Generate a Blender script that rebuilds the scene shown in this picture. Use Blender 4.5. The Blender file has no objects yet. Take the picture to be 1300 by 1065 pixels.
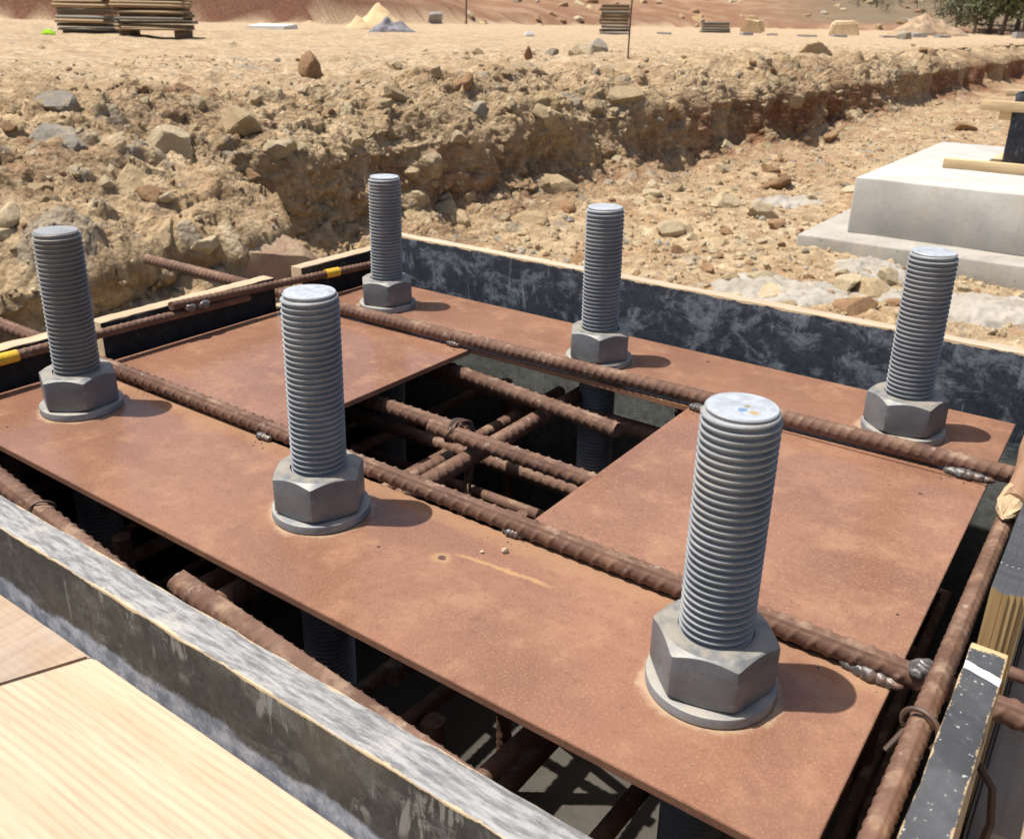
import bpy, bmesh, math, random
import numpy as np
from mathutils import Vector, Matrix, Euler

# ------------------------------------------------------------------ camera, sky, sun, exposure
scene = bpy.context.scene
COL = scene.collection
PXW, PXH, PPX, PPY, FPX = 1300.0, 1065.0, 650.0, 487.5, 1141.1
CC = Vector((1.38013, -0.49786, 0.54310))
CR = Vector((0.813758, 0.580944, 0.017369))
CU = Vector((-0.229406, 0.293595, 0.927995))
CW = Vector((-0.534014, 0.759148, -0.372187))
cd = bpy.data.cameras.new('camera')
cd.sensor_fit = 'HORIZONTAL'; cd.sensor_width = 36.0
cd.lens = FPX * 36.0 / PXW
cd.shift_y = -(PXH / 2 - PPY) / PXW
cd.clip_start = 0.02; cd.clip_end = 2000
cd.dof.use_dof = True; cd.dof.focus_distance = 1.1; cd.dof.aperture_fstop = 15
cam = bpy.data.objects.new('camera', cd); COL.objects.link(cam)
M = Matrix.Identity(4)
for i in range(3):
    M[i][0] = CR[i]; M[i][1] = CU[i]; M[i][2] = -CW[i]; M[i][3] = CC[i]
cam.matrix_world = M
scene.camera = cam
scene.render.resolution_x = 1024; scene.render.resolution_y = 838

SUN_AZ, SUN_EL = math.radians(33), math.radians(69.5)      # azimuth the light travels towards
world = bpy.data.worlds.new('World'); scene.world = world; world.use_nodes = True
wn = world.node_tree
sky = wn.nodes.new('ShaderNodeTexSky'); sky.sky_type = 'NISHITA'; sky.sun_disc = False
sky.sun_elevation = SUN_EL
sky.sun_rotation = math.atan2(-math.cos(SUN_AZ), -math.sin(SUN_AZ))
sky.air_density = 1.0; sky.dust_density = 3.5
bg = wn.nodes['Background']; bg.inputs['Strength'].default_value = 0.085
wn.links.new(sky.outputs[0], bg.inputs['Color'])
sd = bpy.data.lights.new('sun', 'SUN'); sd.energy = 4.6; sd.angle = math.radians(0.53); sd.color = (1.0, 0.95, 0.87)
sun = bpy.data.objects.new('sun', sd); COL.objects.link(sun)
ld = Vector((math.cos(SUN_AZ) * math.cos(SUN_EL), math.sin(SUN_AZ) * math.cos(SUN_EL), -math.sin(SUN_EL)))
sun.rotation_euler = ld.to_track_quat('-Z', 'Y').to_euler()
sun.location = (0, 0, 30)
vs = scene.view_settings
vs.view_transform = 'Standard'; vs.look = 'None'; vs.gamma = 1.0; vs.exposure = 0.45

def ray(q):
    d = CW * FPX + CR * (q[0] - PPX) - CU * (q[1] - PPY)
    return d.normalized()
def onz(q, z):
    d = ray(q); return CC + d * ((z - CC.z) / d.z)

rng = np.random.default_rng(7)
R = random.Random(11)

# ------------------------------------------------------------------ numpy noise
def _h(ix, iy, iz, seed):
    h = (ix.astype(np.uint32) * np.uint32(73856093)) ^ (iy.astype(np.uint32) * np.uint32(19349663)) ^ (iz.astype(np.uint32) * np.uint32(83492791)) ^ np.uint32(seed * 2654435761 % 4294967296)
    h ^= h >> np.uint32(13); h *= np.uint32(1274126177); h ^= h >> np.uint32(16); h *= np.uint32(2246822519); h ^= h >> np.uint32(15)
    return h
def _f(h): return (h & np.uint32(0xffffff)).astype(np.float64) / 16777215.0
def vnoise(P, seed=0):
    I = np.floor(P).astype(np.int64); F = P - I; F = F * F * F * (F * (F * 6 - 15) + 10)
    out = 0
    for a in (0, 1):
        for b in (0, 1):
            for c in (0, 1):
                w = (F[:, 0] if a else 1 - F[:, 0]) * (F[:, 1] if b else 1 - F[:, 1]) * (F[:, 2] if c else 1 - F[:, 2])
                out = out + w * _f(_h(I[:, 0] + a, I[:, 1] + b, I[:, 2] + c, seed))
    return out * 2 - 1
def fbm(P, octs=3, seed=0, gain=0.5):
    o = 0; a = 1.0; s = 0.0
    for k in range(octs):
        o = o + a * vnoise(P * (2.03 ** k) + 17.3 * k, seed + k); s += a; a *= gain
    return o / s
def stones(P, seed, rmin, rmax, keep):
    """embedded lumps: cell-scattered flattened domes; returns height (cell units) and stone id"""
    I = np.floor(P).astype(np.int64)
    best = np.zeros(len(P)); sid = np.zeros(len(P))
    for a in (-1, 0, 1):
        for b in (-1, 0, 1):
            for c in (-1, 0, 1):
                cx, cy, cz = I[:, 0] + a, I[:, 1] + b, I[:, 2] + c
                h = _h(cx, cy, cz, seed); h2 = _h(cx, cy, cz, seed + 5); h3 = _h(cx, cy, cz, seed + 9); h4 = _h(cx, cy, cz, seed + 13)
                px = cx + _f(h); py = cy + _f(h2); pz = cz + _f(h3)
                k = _f(h4); r = np.where(k < keep, rmin + (rmax - rmin) * (k / keep) ** 2, 0.0)
                dx, dy, dz = P[:, 0] - px, P[:, 1] - py, P[:, 2] - pz
                # blocky distance: mix of euclid and chebyshev after a per-cell twist
                an = _f(h) * 6.28; ca, sa = np.cos(an), np.sin(an)
                ex = ca * dx + sa * dy; ey = -sa * dx + ca * dy; ez = dz * 1.25 + 0.3 * ex
                d = 0.45 * np.sqrt(ex * ex + ey * ey + ez * ez) + 0.55 * np.maximum(np.maximum(abs(ex), abs(ey)), abs(ez))
                v = np.minimum((r - d) * 2.2, r * 0.75)
                m = v > best
                best = np.where(m, v, best); sid = np.where(m, _f(h2 ^ h4) * 0.98 + 0.01, sid)
    return best, sid

def facets(P, seed):
    """broken clods: each cell is a tilted flat chip; returns height (cell units) and chip id"""
    I = np.floor(P).astype(np.int64); bd = np.full(len(P), 9.0); hv = np.zeros(len(P)); cid = np.zeros(len(P))
    for a in (-1, 0, 1):
        for b in (-1, 0, 1):
            for c in (-1, 0, 1):
                cx, cy, cz = I[:, 0] + a, I[:, 1] + b, I[:, 2] + c
                h = _h(cx, cy, cz, seed); h2 = _h(cx, cy, cz, seed + 5); h3 = _h(cx, cy, cz, seed + 9)
                u1, u2, u3 = _f(h), _f(h2), _f(h3)
                dx, dy, dz = P[:, 0] - cx - u1, P[:, 1] - cy - u2, P[:, 2] - cz - u3
                d = dx * dx + dy * dy + dz * dz; m = d < bd
                bd = np.where(m, d, bd)
                v = dx * (u2 - .5) * 1.7 + dy * (u3 - .5) * 1.7 + dz * (u1 - .5) * 1.7 + (_f(h ^ h3) - 0.5) * 0.32
                hv = np.where(m, v, hv); cid = np.where(m, _f(h2 ^ h), cid)
    return hv, cid

# ------------------------------------------------------------------ node helper
class NT:
    def __init__(s, name):
        s.m = bpy.data.materials.new(name); s.m.use_nodes = True
        s.t = s.m.node_tree; s.t.nodes.clear()
        s.out = s.t.nodes.new('ShaderNodeOutputMaterial')
        s.b = s.t.nodes.new('ShaderNodeBsdfPrincipled')
        s.t.links.new(s.b.outputs[0], s.out.inputs[0])
        s.tc = s.t.nodes.new('ShaderNodeTexCoord')
        s.obj = s.tc.outputs['Object']
    def put(s, sock, v):
        if isinstance(v, bpy.types.NodeSocket): s.t.links.new(v, sock)
        elif isinstance(v, (tuple, list)):
            sock.default_value = (*v, 1.0) if (len(v) == 3 and sock.type == 'RGBA') else v
        else: sock.default_value = v
    def n(s, typ, o=0, props=None, **ins):
        nd = s.t.nodes.new('ShaderNode' + typ)
        for k, v in (props or {}).items(): setattr(nd, k, v)
        for k, v in ins.items():
            key = int(k[1:]) if k[0] == 'i' and k[1:].isdigit() else k.replace('_', ' ')
            s.put(nd.inputs[key], v)
        return nd.outputs[o]
    def noise(s, scale, detail=4, rough=0.55, vec=None, dist=0.0, o=0):
        return s.n('TexNoise', o, None, Vector=vec or s.obj, Scale=scale, Detail=detail, Roughness=rough, Distortion=dist)
    def ma(s, op, a, b=0.0, c=None):
        nd = s.t.nodes.new('ShaderNodeMath'); nd.operation = op
        s.put(nd.inputs[0], a); s.put(nd.inputs[1], b)
        if c is not None: s.put(nd.inputs[2], c)
        return nd.outputs[0]
    def ramp(s, v, lo, hi):
        nd = s.t.nodes.new('ShaderNodeMapRange'); nd.interpolation_type = 'SMOOTHSTEP'
        s.put(nd.inputs[0], v); s.put(nd.inputs[1], lo); s.put(nd.inputs[2], hi)
        return nd.outputs[0]
    def mix(s, f, a, b, mode='MIX'):
        nd = s.t.nodes.new('ShaderNodeMix'); nd.data_type = 'RGBA'; nd.blend_type = mode
        s.put(nd.inputs[0], f); s.put(nd.inputs[6], a); s.put(nd.inputs[7], b)
        return nd.outputs[2]
    def sc(s, v, x, y, z):
        return s.n('Mapping', 0, None, Vector=v, Scale=(x, y, z))
    def sep(s, v=None):
        nd = s.t.nodes.new('ShaderNodeSeparateXYZ'); s.put(nd.inputs[0], v or s.obj); return nd.outputs
    def bump(s, h, strength=0.3, dist=0.002, nrm=None):
        nd = s.t.nodes.new('ShaderNodeBump'); nd.inputs['Strength'].default_value = strength; nd.inputs['Distance'].default_value = dist
        s.put(nd.inputs['Height'], h)
        if nrm is not None: s.put(nd.inputs['Normal'], nrm)
        return nd.outputs[0]
    def rand(s):
        return s.t.nodes.new('ShaderNodeObjectInfo').outputs['Random']
    def fin(s, col, rough=0.7, metal=0.0, nrm=None, spec=0.5):
        s.put(s.b.inputs['Base Color'], col); s.put(s.b.inputs['Roughness'], rough); s.put(s.b.inputs['Metallic'], metal)
        s.b.inputs['Specular IOR Level'].default_value = spec
        if nrm is not None: s.put(s.b.inputs['Normal'], nrm)
        return s.m

BOLTS = [  # x, y, top z, lean (m), angle of the nut corner
    (0.1462, 0.1409, 0.2652, 0.0050, -27.4 + 5), (0.6565, 0.1411, 0.2692, 0.0030, -41.4 - 12), (1.1559, 0.1353, 0.2678, -0.0004, -70.5 + 24),
    (0.1472, 0.8051, 0.2614, 0.0024, -46.6 + 2), (0.6540, 0.7953, 0.2666, -0.0027, -60.7), (1.1573, 0.8114, 0.2661, -0.0030, -80.3 - 25)]

def m_rust_plate():
    n = NT('rusted_plate')
    a = n.noise(3.2, 5, 0.6); b = n.noise(14, 6, 0.65); f = n.noise(420, 3, 0.7); g = n.noise(95, 4, 0.7)
    c = n.mix(n.ramp(a, 0.35, 0.68), (0.205, 0.102, 0.067), (0.278, 0.143, 0.092))
    c = n.mix(n.ma('MULTIPLY', n.ramp(b, 0.46, 0.70), 0.7), c, (0.335, 0.185, 0.112))
    c = n.mix(n.ma('MULTIPLY', n.ramp(n.noise(5.5, 4, 0.6, n.sc(n.obj, 1, 1.6, 1)), 0.56, 0.75), 0.45), c, (0.195, 0.102, 0.072))
    c = n.mix(n.ma('MULTIPLY', n.ramp(n.noise(2.1, 3, 0.5, n.sc(n.obj, 1.3, 1, 1)), 0.58, 0.72), 0.5), c, (0.345, 0.172, 0.088))
    c = n.mix(n.ma('MULTIPLY', n.ramp(f, 0.5, 0.70), 0.55), c, (0.42, 0.255, 0.165))
    c = n.mix(n.ma('MULTIPLY', n.ramp(g, 0.52, 0.72), 0.5), c, (0.17, 0.08, 0.05))
    # purple-brown mill scale left in patches, drip stains and a few cement specks
    ms = n.ramp(n.noise(4.3, 7, 0.72, n.sc(n.obj, 1, 1.2, 1), 0.6), 0.58, 0.66)
    c = n.mix(n.ma('MULTIPLY', ms, 0.22), c, (0.150, 0.082, 0.066))
    dr = n.ma('ABSOLUTE', n.ma('SUBTRACT', n.noise(3.1, 4, 0.6, None, 0.8), 0.5))
    c = n.mix(n.ma('MULTIPLY', n.ma('SUBTRACT', 1, n.ramp(dr, 0.0, 0.020)), 0.08), c, (0.42, 0.25, 0.14))
    sc_ = n.ma('ABSOLUTE', n.ma('SUBTRACT', n.noise(2.2, 3, 0.5, n.sc(n.obj, 0.5, 7, 1)), 0.5))
    c = n.mix(n.ma('MULTIPLY', n.ma('MULTIPLY', n.ma('SUBTRACT', 1, n.ramp(sc_, 0.0, 0.006)), n.ramp(n.noise(6, 3, 0.6), 0.54, 0.66)), 0.16), c, (0.40, 0.27, 0.18))
    v2 = n.t.nodes.new('ShaderNodeTexVoronoi'); n.put(v2.inputs['Vector'], n.obj); v2.inputs['Scale'].default_value = 34
    c2 = n.t.nodes.new('ShaderNodeSeparateColor'); n.put(c2.inputs[0], v2.outputs['Color'])
    spk = n.ma('MULTIPLY', n.ma('LESS_THAN', v2.outputs['Distance'], n.ma('MULTIPLY', c2.outputs[1], 0.055)), n.ma('GREATER_THAN', c2.outputs[0], 0.90))
    c = n.mix(n.ma('MULTIPLY', spk, 0.8), c, (0.52, 0.47, 0.38))
    # small pits
    v = n.t.nodes.new('ShaderNodeTexVoronoi'); n.put(v.inputs['Vector'], n.obj); v.inputs['Scale'].default_value = 22
    cr = n.t.nodes.new('ShaderNodeSeparateColor'); n.put(cr.inputs[0], v.outputs['Color'])
    pit = n.ma('MULTIPLY', n.ma('LESS_THAN', v.outputs['Distance'], n.ma('MULTIPLY', cr.outputs[1], 0.075)), n.ma('GREATER_THAN', cr.outputs[0], 0.80))
    c = n.mix(n.ma('MULTIPLY', pit, 0.85), c, (0.05, 0.03, 0.022))
    # sandy dust rings round the washers
    x, y, z = n.sep()
    dmin = None
    for bx, by, *_ in BOLTS:
        d = n.n('VectorMath', 1, {'operation': 'DISTANCE'}, i0=n.obj, i1=(bx, by, 0.0))
        dmin = d if dmin is None else n.ma('MINIMUM', dmin, d)
    dn = n.ma('ADD', dmin, n.ma('MULTIPLY', n.ma('SUBTRACT', n.noise(28, 4, 0.7), 0.5), 0.035))
    dust = n.ma('MULTIPLY', n.ma('SUBTRACT', 1.0, n.ramp(dn, 0.056, 0.067)), 0.55)
    c = n.mix(dust, c, (0.50, 0.385, 0.25))
    # dust along the welded bars
    ya = n.ma('ABSOLUTE', n.ma('SUBTRACT', y, 0.225)); ya = n.ma('ADD', ya, n.ma('MULTIPLY', n.ma('SUBTRACT', n.noise(12, 4, 0.7), 0.5), 0.06))
    c = n.mix(n.ma('MULTIPLY', n.ma('SUBTRACT', 1.0, n.ramp(ya, 0.0, 0.025)), 0.4), c, (0.38, 0.24, 0.14))
    # a weld spot with a pale run of splash beside it
    d = n.n('VectorMath', 1, {'operation': 'DISTANCE'}, i0=n.obj, i1=(0.836, 0.148, 0.0))
    d = n.ma('ADD', d, n.ma('MULTIPLY', n.ma('SUBTRACT', n.noise(60, 3, 0.6), 0.5), 0.012))
    c = n.mix(n.ma('MULTIPLY', n.ma('SUBTRACT', 1, n.ramp(d, 0.006, 0.016)), 0.6), c, (0.40, 0.26, 0.13))
    c = n.mix(n.ma('SUBTRACT', 1, n.ramp(d, 0.003, 0.0055)), c, (0.10, 0.055, 0.04))
    al = n.ma('ADD', n.ma('MULTIPLY', n.ma('SUBTRACT', x, 0.835), 0.995), n.ma('MULTIPLY', n.ma('SUBTRACT', y, 0.163), 0.09))
    pe = n.ma('ADD', n.ma('MULTIPLY', n.ma('SUBTRACT', x, 0.835), -0.09), n.ma('MULTIPLY', n.ma('SUBTRACT', y, 0.163), 0.995))
    pe = n.ma('ABSOLUTE', n.ma('ADD', pe, n.ma('MULTIPLY', n.ma('SUBTRACT', n.noise(35, 3, 0.7), 0.5), 0.016)))
    st = n.ma('MULTIPLY', n.ma('SUBTRACT', 1, n.ramp(pe, 0.0015, 0.004)), n.ma('MULTIPLY', n.ramp(al, 0.0, 0.02), n.ma('SUBTRACT', 1, n.ramp(al, 0.11, 0.14))))
    c = n.mix(n.ma('MULTIPLY', st, 0.55), c, (0.48, 0.29, 0.13))
    h = n.ma('ADD', n.ma('MULTIPLY', f, 0.5), n.ma('ADD', n.ma('MULTIPLY', g, 0.8), n.ma('MULTIPLY', pit, -1.5)))
    return n.fin(c, n.ramp(b, 0.2, 1.4), 0.0, n.bump(h, 0.35, 0.0006), 0.35)

def m_rebar():
    n = NT('rusted_rebar')
    rr = n.rand(); off = n.n('VectorMath', 0, {'operation': 'ADD'}, i0=n.obj, i1=n.n('CombineXYZ', 0, None, X=n.ma('MULTIPLY', rr, 9.0)))
    a = n.noise(9, 4, 0.6, off); f = n.noise(260, 3, 0.7, off); b = n.noise(40, 4, 0.65, off)
    c = n.mix(n.ramp(a, 0.35, 0.7), (0.105, 0.055, 0.038), (0.165, 0.092, 0.064))
    c = n.mix(n.ma('MULTIPLY', n.ramp(b, 0.5, 0.75), 0.7), c, (0.235, 0.13, 0.08))
    c = n.mix(n.ma('MULTIPLY', n.ramp(f, 0.52, 0.75), 0.5), c, (0.215, 0.122, 0.08))
    c = n.mix(n.ma('MULTIPLY', n.ramp(n.noise(70, 3, 0.6, off), 0.62, 0.75), 0.55), c, (0.36, 0.31, 0.26))
    # sand lying on the upward side
    nz = n.sep(n.t.nodes.new('ShaderNodeNewGeometry').outputs['Normal'])[2]
    sand = n.ma('MULTIPLY', n.ma('MULTIPLY', n.ramp(nz, 0.45, 0.95), n.ramp(n.noise(25, 4, 0.7, off), 0.46, 0.70)), 0.45)
    c = n.mix(sand, c, (0.42, 0.30, 0.20))
    h = n.ma('ADD', f, n.ma('MULTIPLY', b, 1.0))
    return n.fin(c, 0.75, 0.0, n.bump(h, 0.5, 0.0006), 0.3)

def m_galv(name, k, dusty, extra=0.0):
    n = NT(name)
    a = n.noise(22, 5, 0.6); f = n.noise(240, 3, 0.65); rr = n.rand()
    c = n.mix(n.ramp(a, 0.3, 0.7), (0.155 * k, 0.168 * k, 0.182 * k), (0.232 * k, 0.247 * k, 0.260 * k))
    c = n.mix(n.ma('MULTIPLY', n.ramp(f, 0.5, 0.75), 0.5), c, (0.12 * k, 0.122 * k, 0.128 * k))
    nz = n.sep(n.t.nodes.new('ShaderNodeNewGeometry').outputs['Normal'])[2]
    if dusty:
        m = n.ma('MULTIPLY', n.ramp(nz, 0.5, 0.95), n.ramp(n.noise(30, 4, 0.65), 0.30, 0.56))
        c = n.mix(n.ma('MULTIPLY', m, 0.6), c, (0.44, 0.38, 0.29))
        ed = n.ramp(n.noise(60, 5, 0.7), 0.58, 0.68)
        c = n.mix(n.ma('MULTIPLY', ed, 0.45), c, (0.34, 0.35, 0.36))
        g = n.ramp(n.noise(14, 4, 0.7), 0.55, 0.8)
        c = n.mix(n.ma('MULTIPLY', g, 0.35), c, (0.15, 0.13, 0.105))
    else:
        # sand caught on thread flanks, stronger on some bolts
        g = n.ma('MULTIPLY', n.ramp(n.noise(11, 4, 0.7), 0.42, 0.72), n.ma('MULTIPLY', n.ramp(nz, 0.1, 0.6), n.ma('ADD', 0.35, n.ma('MULTIPLY', rr, 0.4))))
        c = n.mix(g, c, (0.36, 0.31, 0.24))
        if extra: c = n.mix(n.ma('MULTIPLY', n.ramp(n.noise(7, 5, 0.7), 0.30, 0.62), extra), c, (0.25, 0.215, 0.165))
    h = n.ma('ADD', f, a)
    return n.fin(c, n.ma('ADD', 0.40, n.ma('MULTIPLY', f, 0.25)), 0.2, n.bump(h, 0.25, 0.0004), 0.5)

def m_bolt_top():
    n = NT('bolt_end_face')
    a = n.noise(70, 5, 0.7); c = n.mix(n.ramp(a, 0.3, 0.7), (0.40, 0.43, 0.47), (0.60, 0.64, 0.68))
    c = n.mix(n.ramp(n.noise(110, 3, 0.6), 0.60, 0.7), c, (0.36, 0.34, 0.31))
    return n.fin(c, 0.45, 0.35, n.bump(a, 0.4, 0.0005))

def m_paint_mark():
    n = NT('bolt_end_face_paint_marked'); x, y, z = n.sep()
    a = n.noise(70, 5, 0.7); c = n.mix(n.ramp(a, 0.3, 0.7), (0.40, 0.43, 0.47), (0.60, 0.64, 0.68))
    w = n.ma('MULTIPLY', n.ma('SUBTRACT', n.noise(190, 4, 0.7), 0.5), 0.016)
    for px, py, rad, cl in ((0.004, -0.008, 0.0035, (0.20, 0.32, 0.48)), (0.013, -0.008, 0.004, (0.52, 0.38, 0.20)), (0.004, 0.002, 0.003, (0.34, 0.30, 0.2))):
        d = n.n('VectorMath', 1, {'operation': 'DISTANCE'}, i0=n.n('CombineXYZ', 0, None, X=x, Y=y), i1=(px, py, 0.0))
        c = n.mix(n.ma('LESS_THAN', n.ma('ADD', d, w), rad), c, cl)
    return n.fin(c, 0.45, 0.35, n.bump(a, 0.4, 0.0005))

def m_weld():
    n = NT('weld_metal'); a = n.noise(120, 4, 0.6)
    c = n.mix(n.ramp(a, 0.35, 0.7), (0.075, 0.07, 0.068), (0.20, 0.19, 0.185))
    c = n.mix(n.ramp(n.noise(55, 4, 0.7), 0.5, 0.66), c, (0.17, 0.10, 0.07))
    return n.fin(c, 0.46, 0.35, n.bump(a, 0.6, 0.002))

def m_film(name, dark, dust, amount, chip=0.006, streak=0.0, band=None, brown=0.0, fs=1.0):
    """phenolic film on plywood, worn and smeared with cement; local z = 0 at the top edge"""
    n = NT(name); x, y, z = n.sep()
    a = n.noise(7 * fs, 9, 0.72, n.sc(n.obj, 1, 1, 1.5), 0.7); b = n.noise(38 * fs, 6, 0.72); e = n.noise(2.6 * fs, 5, 0.6)
    c = n.mix(n.ramp(b, 0.3, 0.75), dark, tuple(v * 1.8 + 0.01 for v in dark))
    m = n.ma('MULTIPLY', n.ramp(n.ma('ADD', n.ma('MULTIPLY', a, 0.7), n.ma('MULTIPLY', e, 0.3)), 0.57 - 0.11 * amount, 0.63 - 0.10 * amount), n.ramp(b, 0.25, 0.7))
    c = n.mix(n.ma('MULTIPLY', m, 0.8), c, dust)
    sp = n.ramp(n.noise(130 * fs, 3, 0.7), 0.62, 0.72)
    c = n.mix(n.ma('MULTIPLY', sp, 0.35 * amount), c, tuple(min(1, v * 1.5) for v in dust))
    if streak:
        s = n.ramp(n.noise(6 * fs, 7, 0.75, n.sc(n.obj, 4, 4, 0.9), 0.9), 0.535, 0.585)
        c = n.mix(n.ma('MULTIPLY', n.ma('MULTIPLY', s, n.ramp(n.noise(6 * fs, 3, 0.6), 0.48, 0.60)), streak), c, tuple(min(1, v * 1.7) for v in dust))
    if brown:
        c = n.mix(n.ma('MULTIPLY', n.ramp(n.noise(5, 4, 0.6), 0.5, 0.7), brown), c, (0.10, 0.085, 0.065))
    if name.endswith('back'):
        lowm = n.ma('MULTIPLY', n.ma('SUBTRACT', 1, n.ramp(n.ma('ADD', z, n.ma('MULTIPLY', a, 0.08)), -0.16, -0.10)), n.ramp(b, 0.1, 0.6))
        c = n.mix(n.ma('MULTIPLY', lowm, 0.85), c, (0.20, 0.207, 0.19))
    if band:
        zz = n.ma('ADD', z, n.ma('MULTIPLY', n.ma('SUBTRACT', n.noise(16, 6, 0.72), 0.5), 0.045))
        bm = n.ma('SUBTRACT', 1, n.ramp(zz, band[0], band[0] + 0.008))
        c = n.mix(bm, c, n.mix(n.ramp(n.noise(45, 6, 0.7), 0.35, 0.7), (0.10, 0.12, 0.155), (0.30, 0.32, 0.36)))
    if chip:
        zz = n.ma('ADD', z, n.ma('MULTIPLY', n.ma('SUBTRACT', n.noise(26, 5, 0.75), 0.5), chip * 2.2))
        c = n.mix(n.ramp(zz, -chip * 0.62, -chip * 0.45), c, n.mix(b, (0.42, 0.31, 0.185), (0.54, 0.42, 0.27)))
    h = n.ma('ADD', b, n.ma('MULTIPLY', m, 0.8))
    return n.fin(c, n.ma('ADD', 0.62, n.ma('MULTIPLY', m, 0.3)), 0.0, n.bump(h, 0.4, 0.0012), 0.22)

def m_wood(name, c0, c1, axis=0, saw=0.0, knots=False, grey=0.0):
    n = NT(name)
    s = [1.0, 1.0, 1.0]; s[axis] = 0.07
    rr = n.rand(); off = n.n('VectorMath', 0, {'operation': 'ADD'}, i0=n.obj, i1=n.n('CombineXYZ', 0, None, X=n.ma('MULTIPLY', rr, 5.0), Y=rr, Z=rr))
    v = n.sc(off, *s)
    warp = n.noise(3, 2, 0.5, off)
    g = n.noise(42, 6, 0.65, v, 0.15); g2 = n.noise(220, 3, 0.6, v)
    c = n.mix(n.ramp(g, 0.3, 0.7), c0, c1)
    c = n.mix(n.ma('MULTIPLY', n.ramp(g2, 0.52, 0.72), 0.35), c, tuple(k * 0.62 for k in c0))
    h = n.ma('ADD', g, n.ma('MULTIPLY', g2, 0.6))
    if saw:
        x, y, z = n.sep()
        w = n.ma('SINE', n.ma('MULTIPLY', n.ma('ADD', n.ma('ADD', n.ma('MULTIPLY', y, 1.0), n.ma('MULTIPLY', x, -0.03)), n.ma('MULTIPLY', warp, 0.010)), 760.0))
        w = n.ma('MULTIPLY', n.ramp(w, -0.2, 1.0), n.ramp(n.noise(7, 4, 0.6, off), 0.30, 0.62))
        c = n.mix(n.ma('MULTIPLY', w, saw), c, tuple(k * 0.66 for k in c0)); h = n.ma('SUBTRACT', h, n.ma('MULTIPLY', w, 0.5))
    if knots:
        c = n.mix(n.ma('MULTIPLY', n.ramp(n.noise(6, 3, 0.6, off), 0.60, 0.72), 0.45), c, (0.36, 0.24, 0.14))
    if grey:
        c = n.mix(n.ma('MULTIPLY', n.ramp(n.noise(11, 5, 0.7, off), 0.36, 0.66), grey), c, (0.40, 0.36, 0.33))
    return n.fin(c, 0.75, 0.0, n.bump(h, 0.35, 0.0012), 0.25)

def m_concrete(name, c0, c1, rough_bump=0.3, drip=0.0):
    n = NT(name); a = n.noise(3, 5, 0.6); b = n.noise(30, 5, 0.65); f = n.noise(190, 3, 0.6)
    c = n.mix(n.ramp(a, 0.3, 0.7), c0, c1)
    c = n.mix(n.ma('MULTIPLY', n.ramp(b, 0.5, 0.75), 0.4), c, tuple(k * 0.75 for k in c0))
    v = n.t.nodes.new('ShaderNodeTexVoronoi'); n.put(v.inputs['Vector'], n.obj); v.inputs['Scale'].default_value = 13
    cr = n.t.nodes.new('ShaderNodeSeparateColor'); n.put(cr.inputs[0], v.outputs['Color'])
    hole = n.ma('MULTIPLY', n.ma('LESS_THAN', v.outputs['Distance'], n.ma('MULTIPLY', cr.outputs[1], 0.16)), n.ma('GREATER_THAN', cr.outputs[0], 0.72))
    c = n.mix(n.ma('MULTIPLY', hole, 0.55), c, (0.12, 0.11, 0.10))
    if drip:
        s = n.ramp(n.noise(4, 4, 0.65, n.sc(n.obj, 3, 3, 0.35)), 0.5, 0.7)
        c = n.mix(n.ma('MULTIPLY', s, drip), c, (0.46, 0.39, 0.29))
    return n.fin(c, 0.85, 0.0, n.bump(n.ma('ADD', n.ma('ADD', b, f), n.ma('MULTIPLY', hole, -2.0)), rough_bump, 0.003), 0.25)

def m_soil():
    n = NT('soil')
    at = n.t.nodes.new('ShaderNodeAttribute'); at.attribute_name = 'soil'
    a = n.noise(9, 6, 0.7); b = n.noise(55, 5, 0.7); f = n.noise(1.1, 4, 0.6)
    c = n.mix(n.ramp(a, 0.35, 0.7), n.mix(1.0, at.outputs['Color'], (0.72, 0.66, 0.60), 'MULTIPLY'), n.mix(1.0, at.outputs['Color'], (1.14, 1.12, 1.08), 'MULTIPLY'))
    c = n.mix(n.ma('MULTIPLY', n.ramp(b, 0.52, 0.75), 0.5), c, n.mix(1.0, at.outputs['Color'], (0.62, 0.54, 0.46), 'MULTIPLY'))
    c = n.mix(n.ma('MULTIPLY', n.ramp(n.noise(75, 3, 0.6), 0.60, 0.70), 0.55), c, (0.62, 0.51, 0.35))
    dk = n.ramp(n.noise(34, 5, 0.75), 0.60, 0.72)
    c = n.mix(n.ma('MULTIPLY', dk, 0.55), c, n.mix(1.0, at.outputs['Color'], (0.40, 0.33, 0.28), 'MULTIPLY'))
    vo = n.t.nodes.new('ShaderNodeTexVoronoi'); n.put(vo.inputs['Vector'], n.obj); vo.inputs['Scale'].default_value = 30
    h = n.ma('ADD', n.ma('ADD', n.ma('MULTIPLY', a, 1.2), n.ma('MULTIPLY', b, 1.0)), n.ma('MULTIPLY', vo.outputs['Distance'], -0.9))
    return n.fin(c, 0.95, 0.0, n.bump(h, 0.8, 0.026), 0.1)

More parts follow.
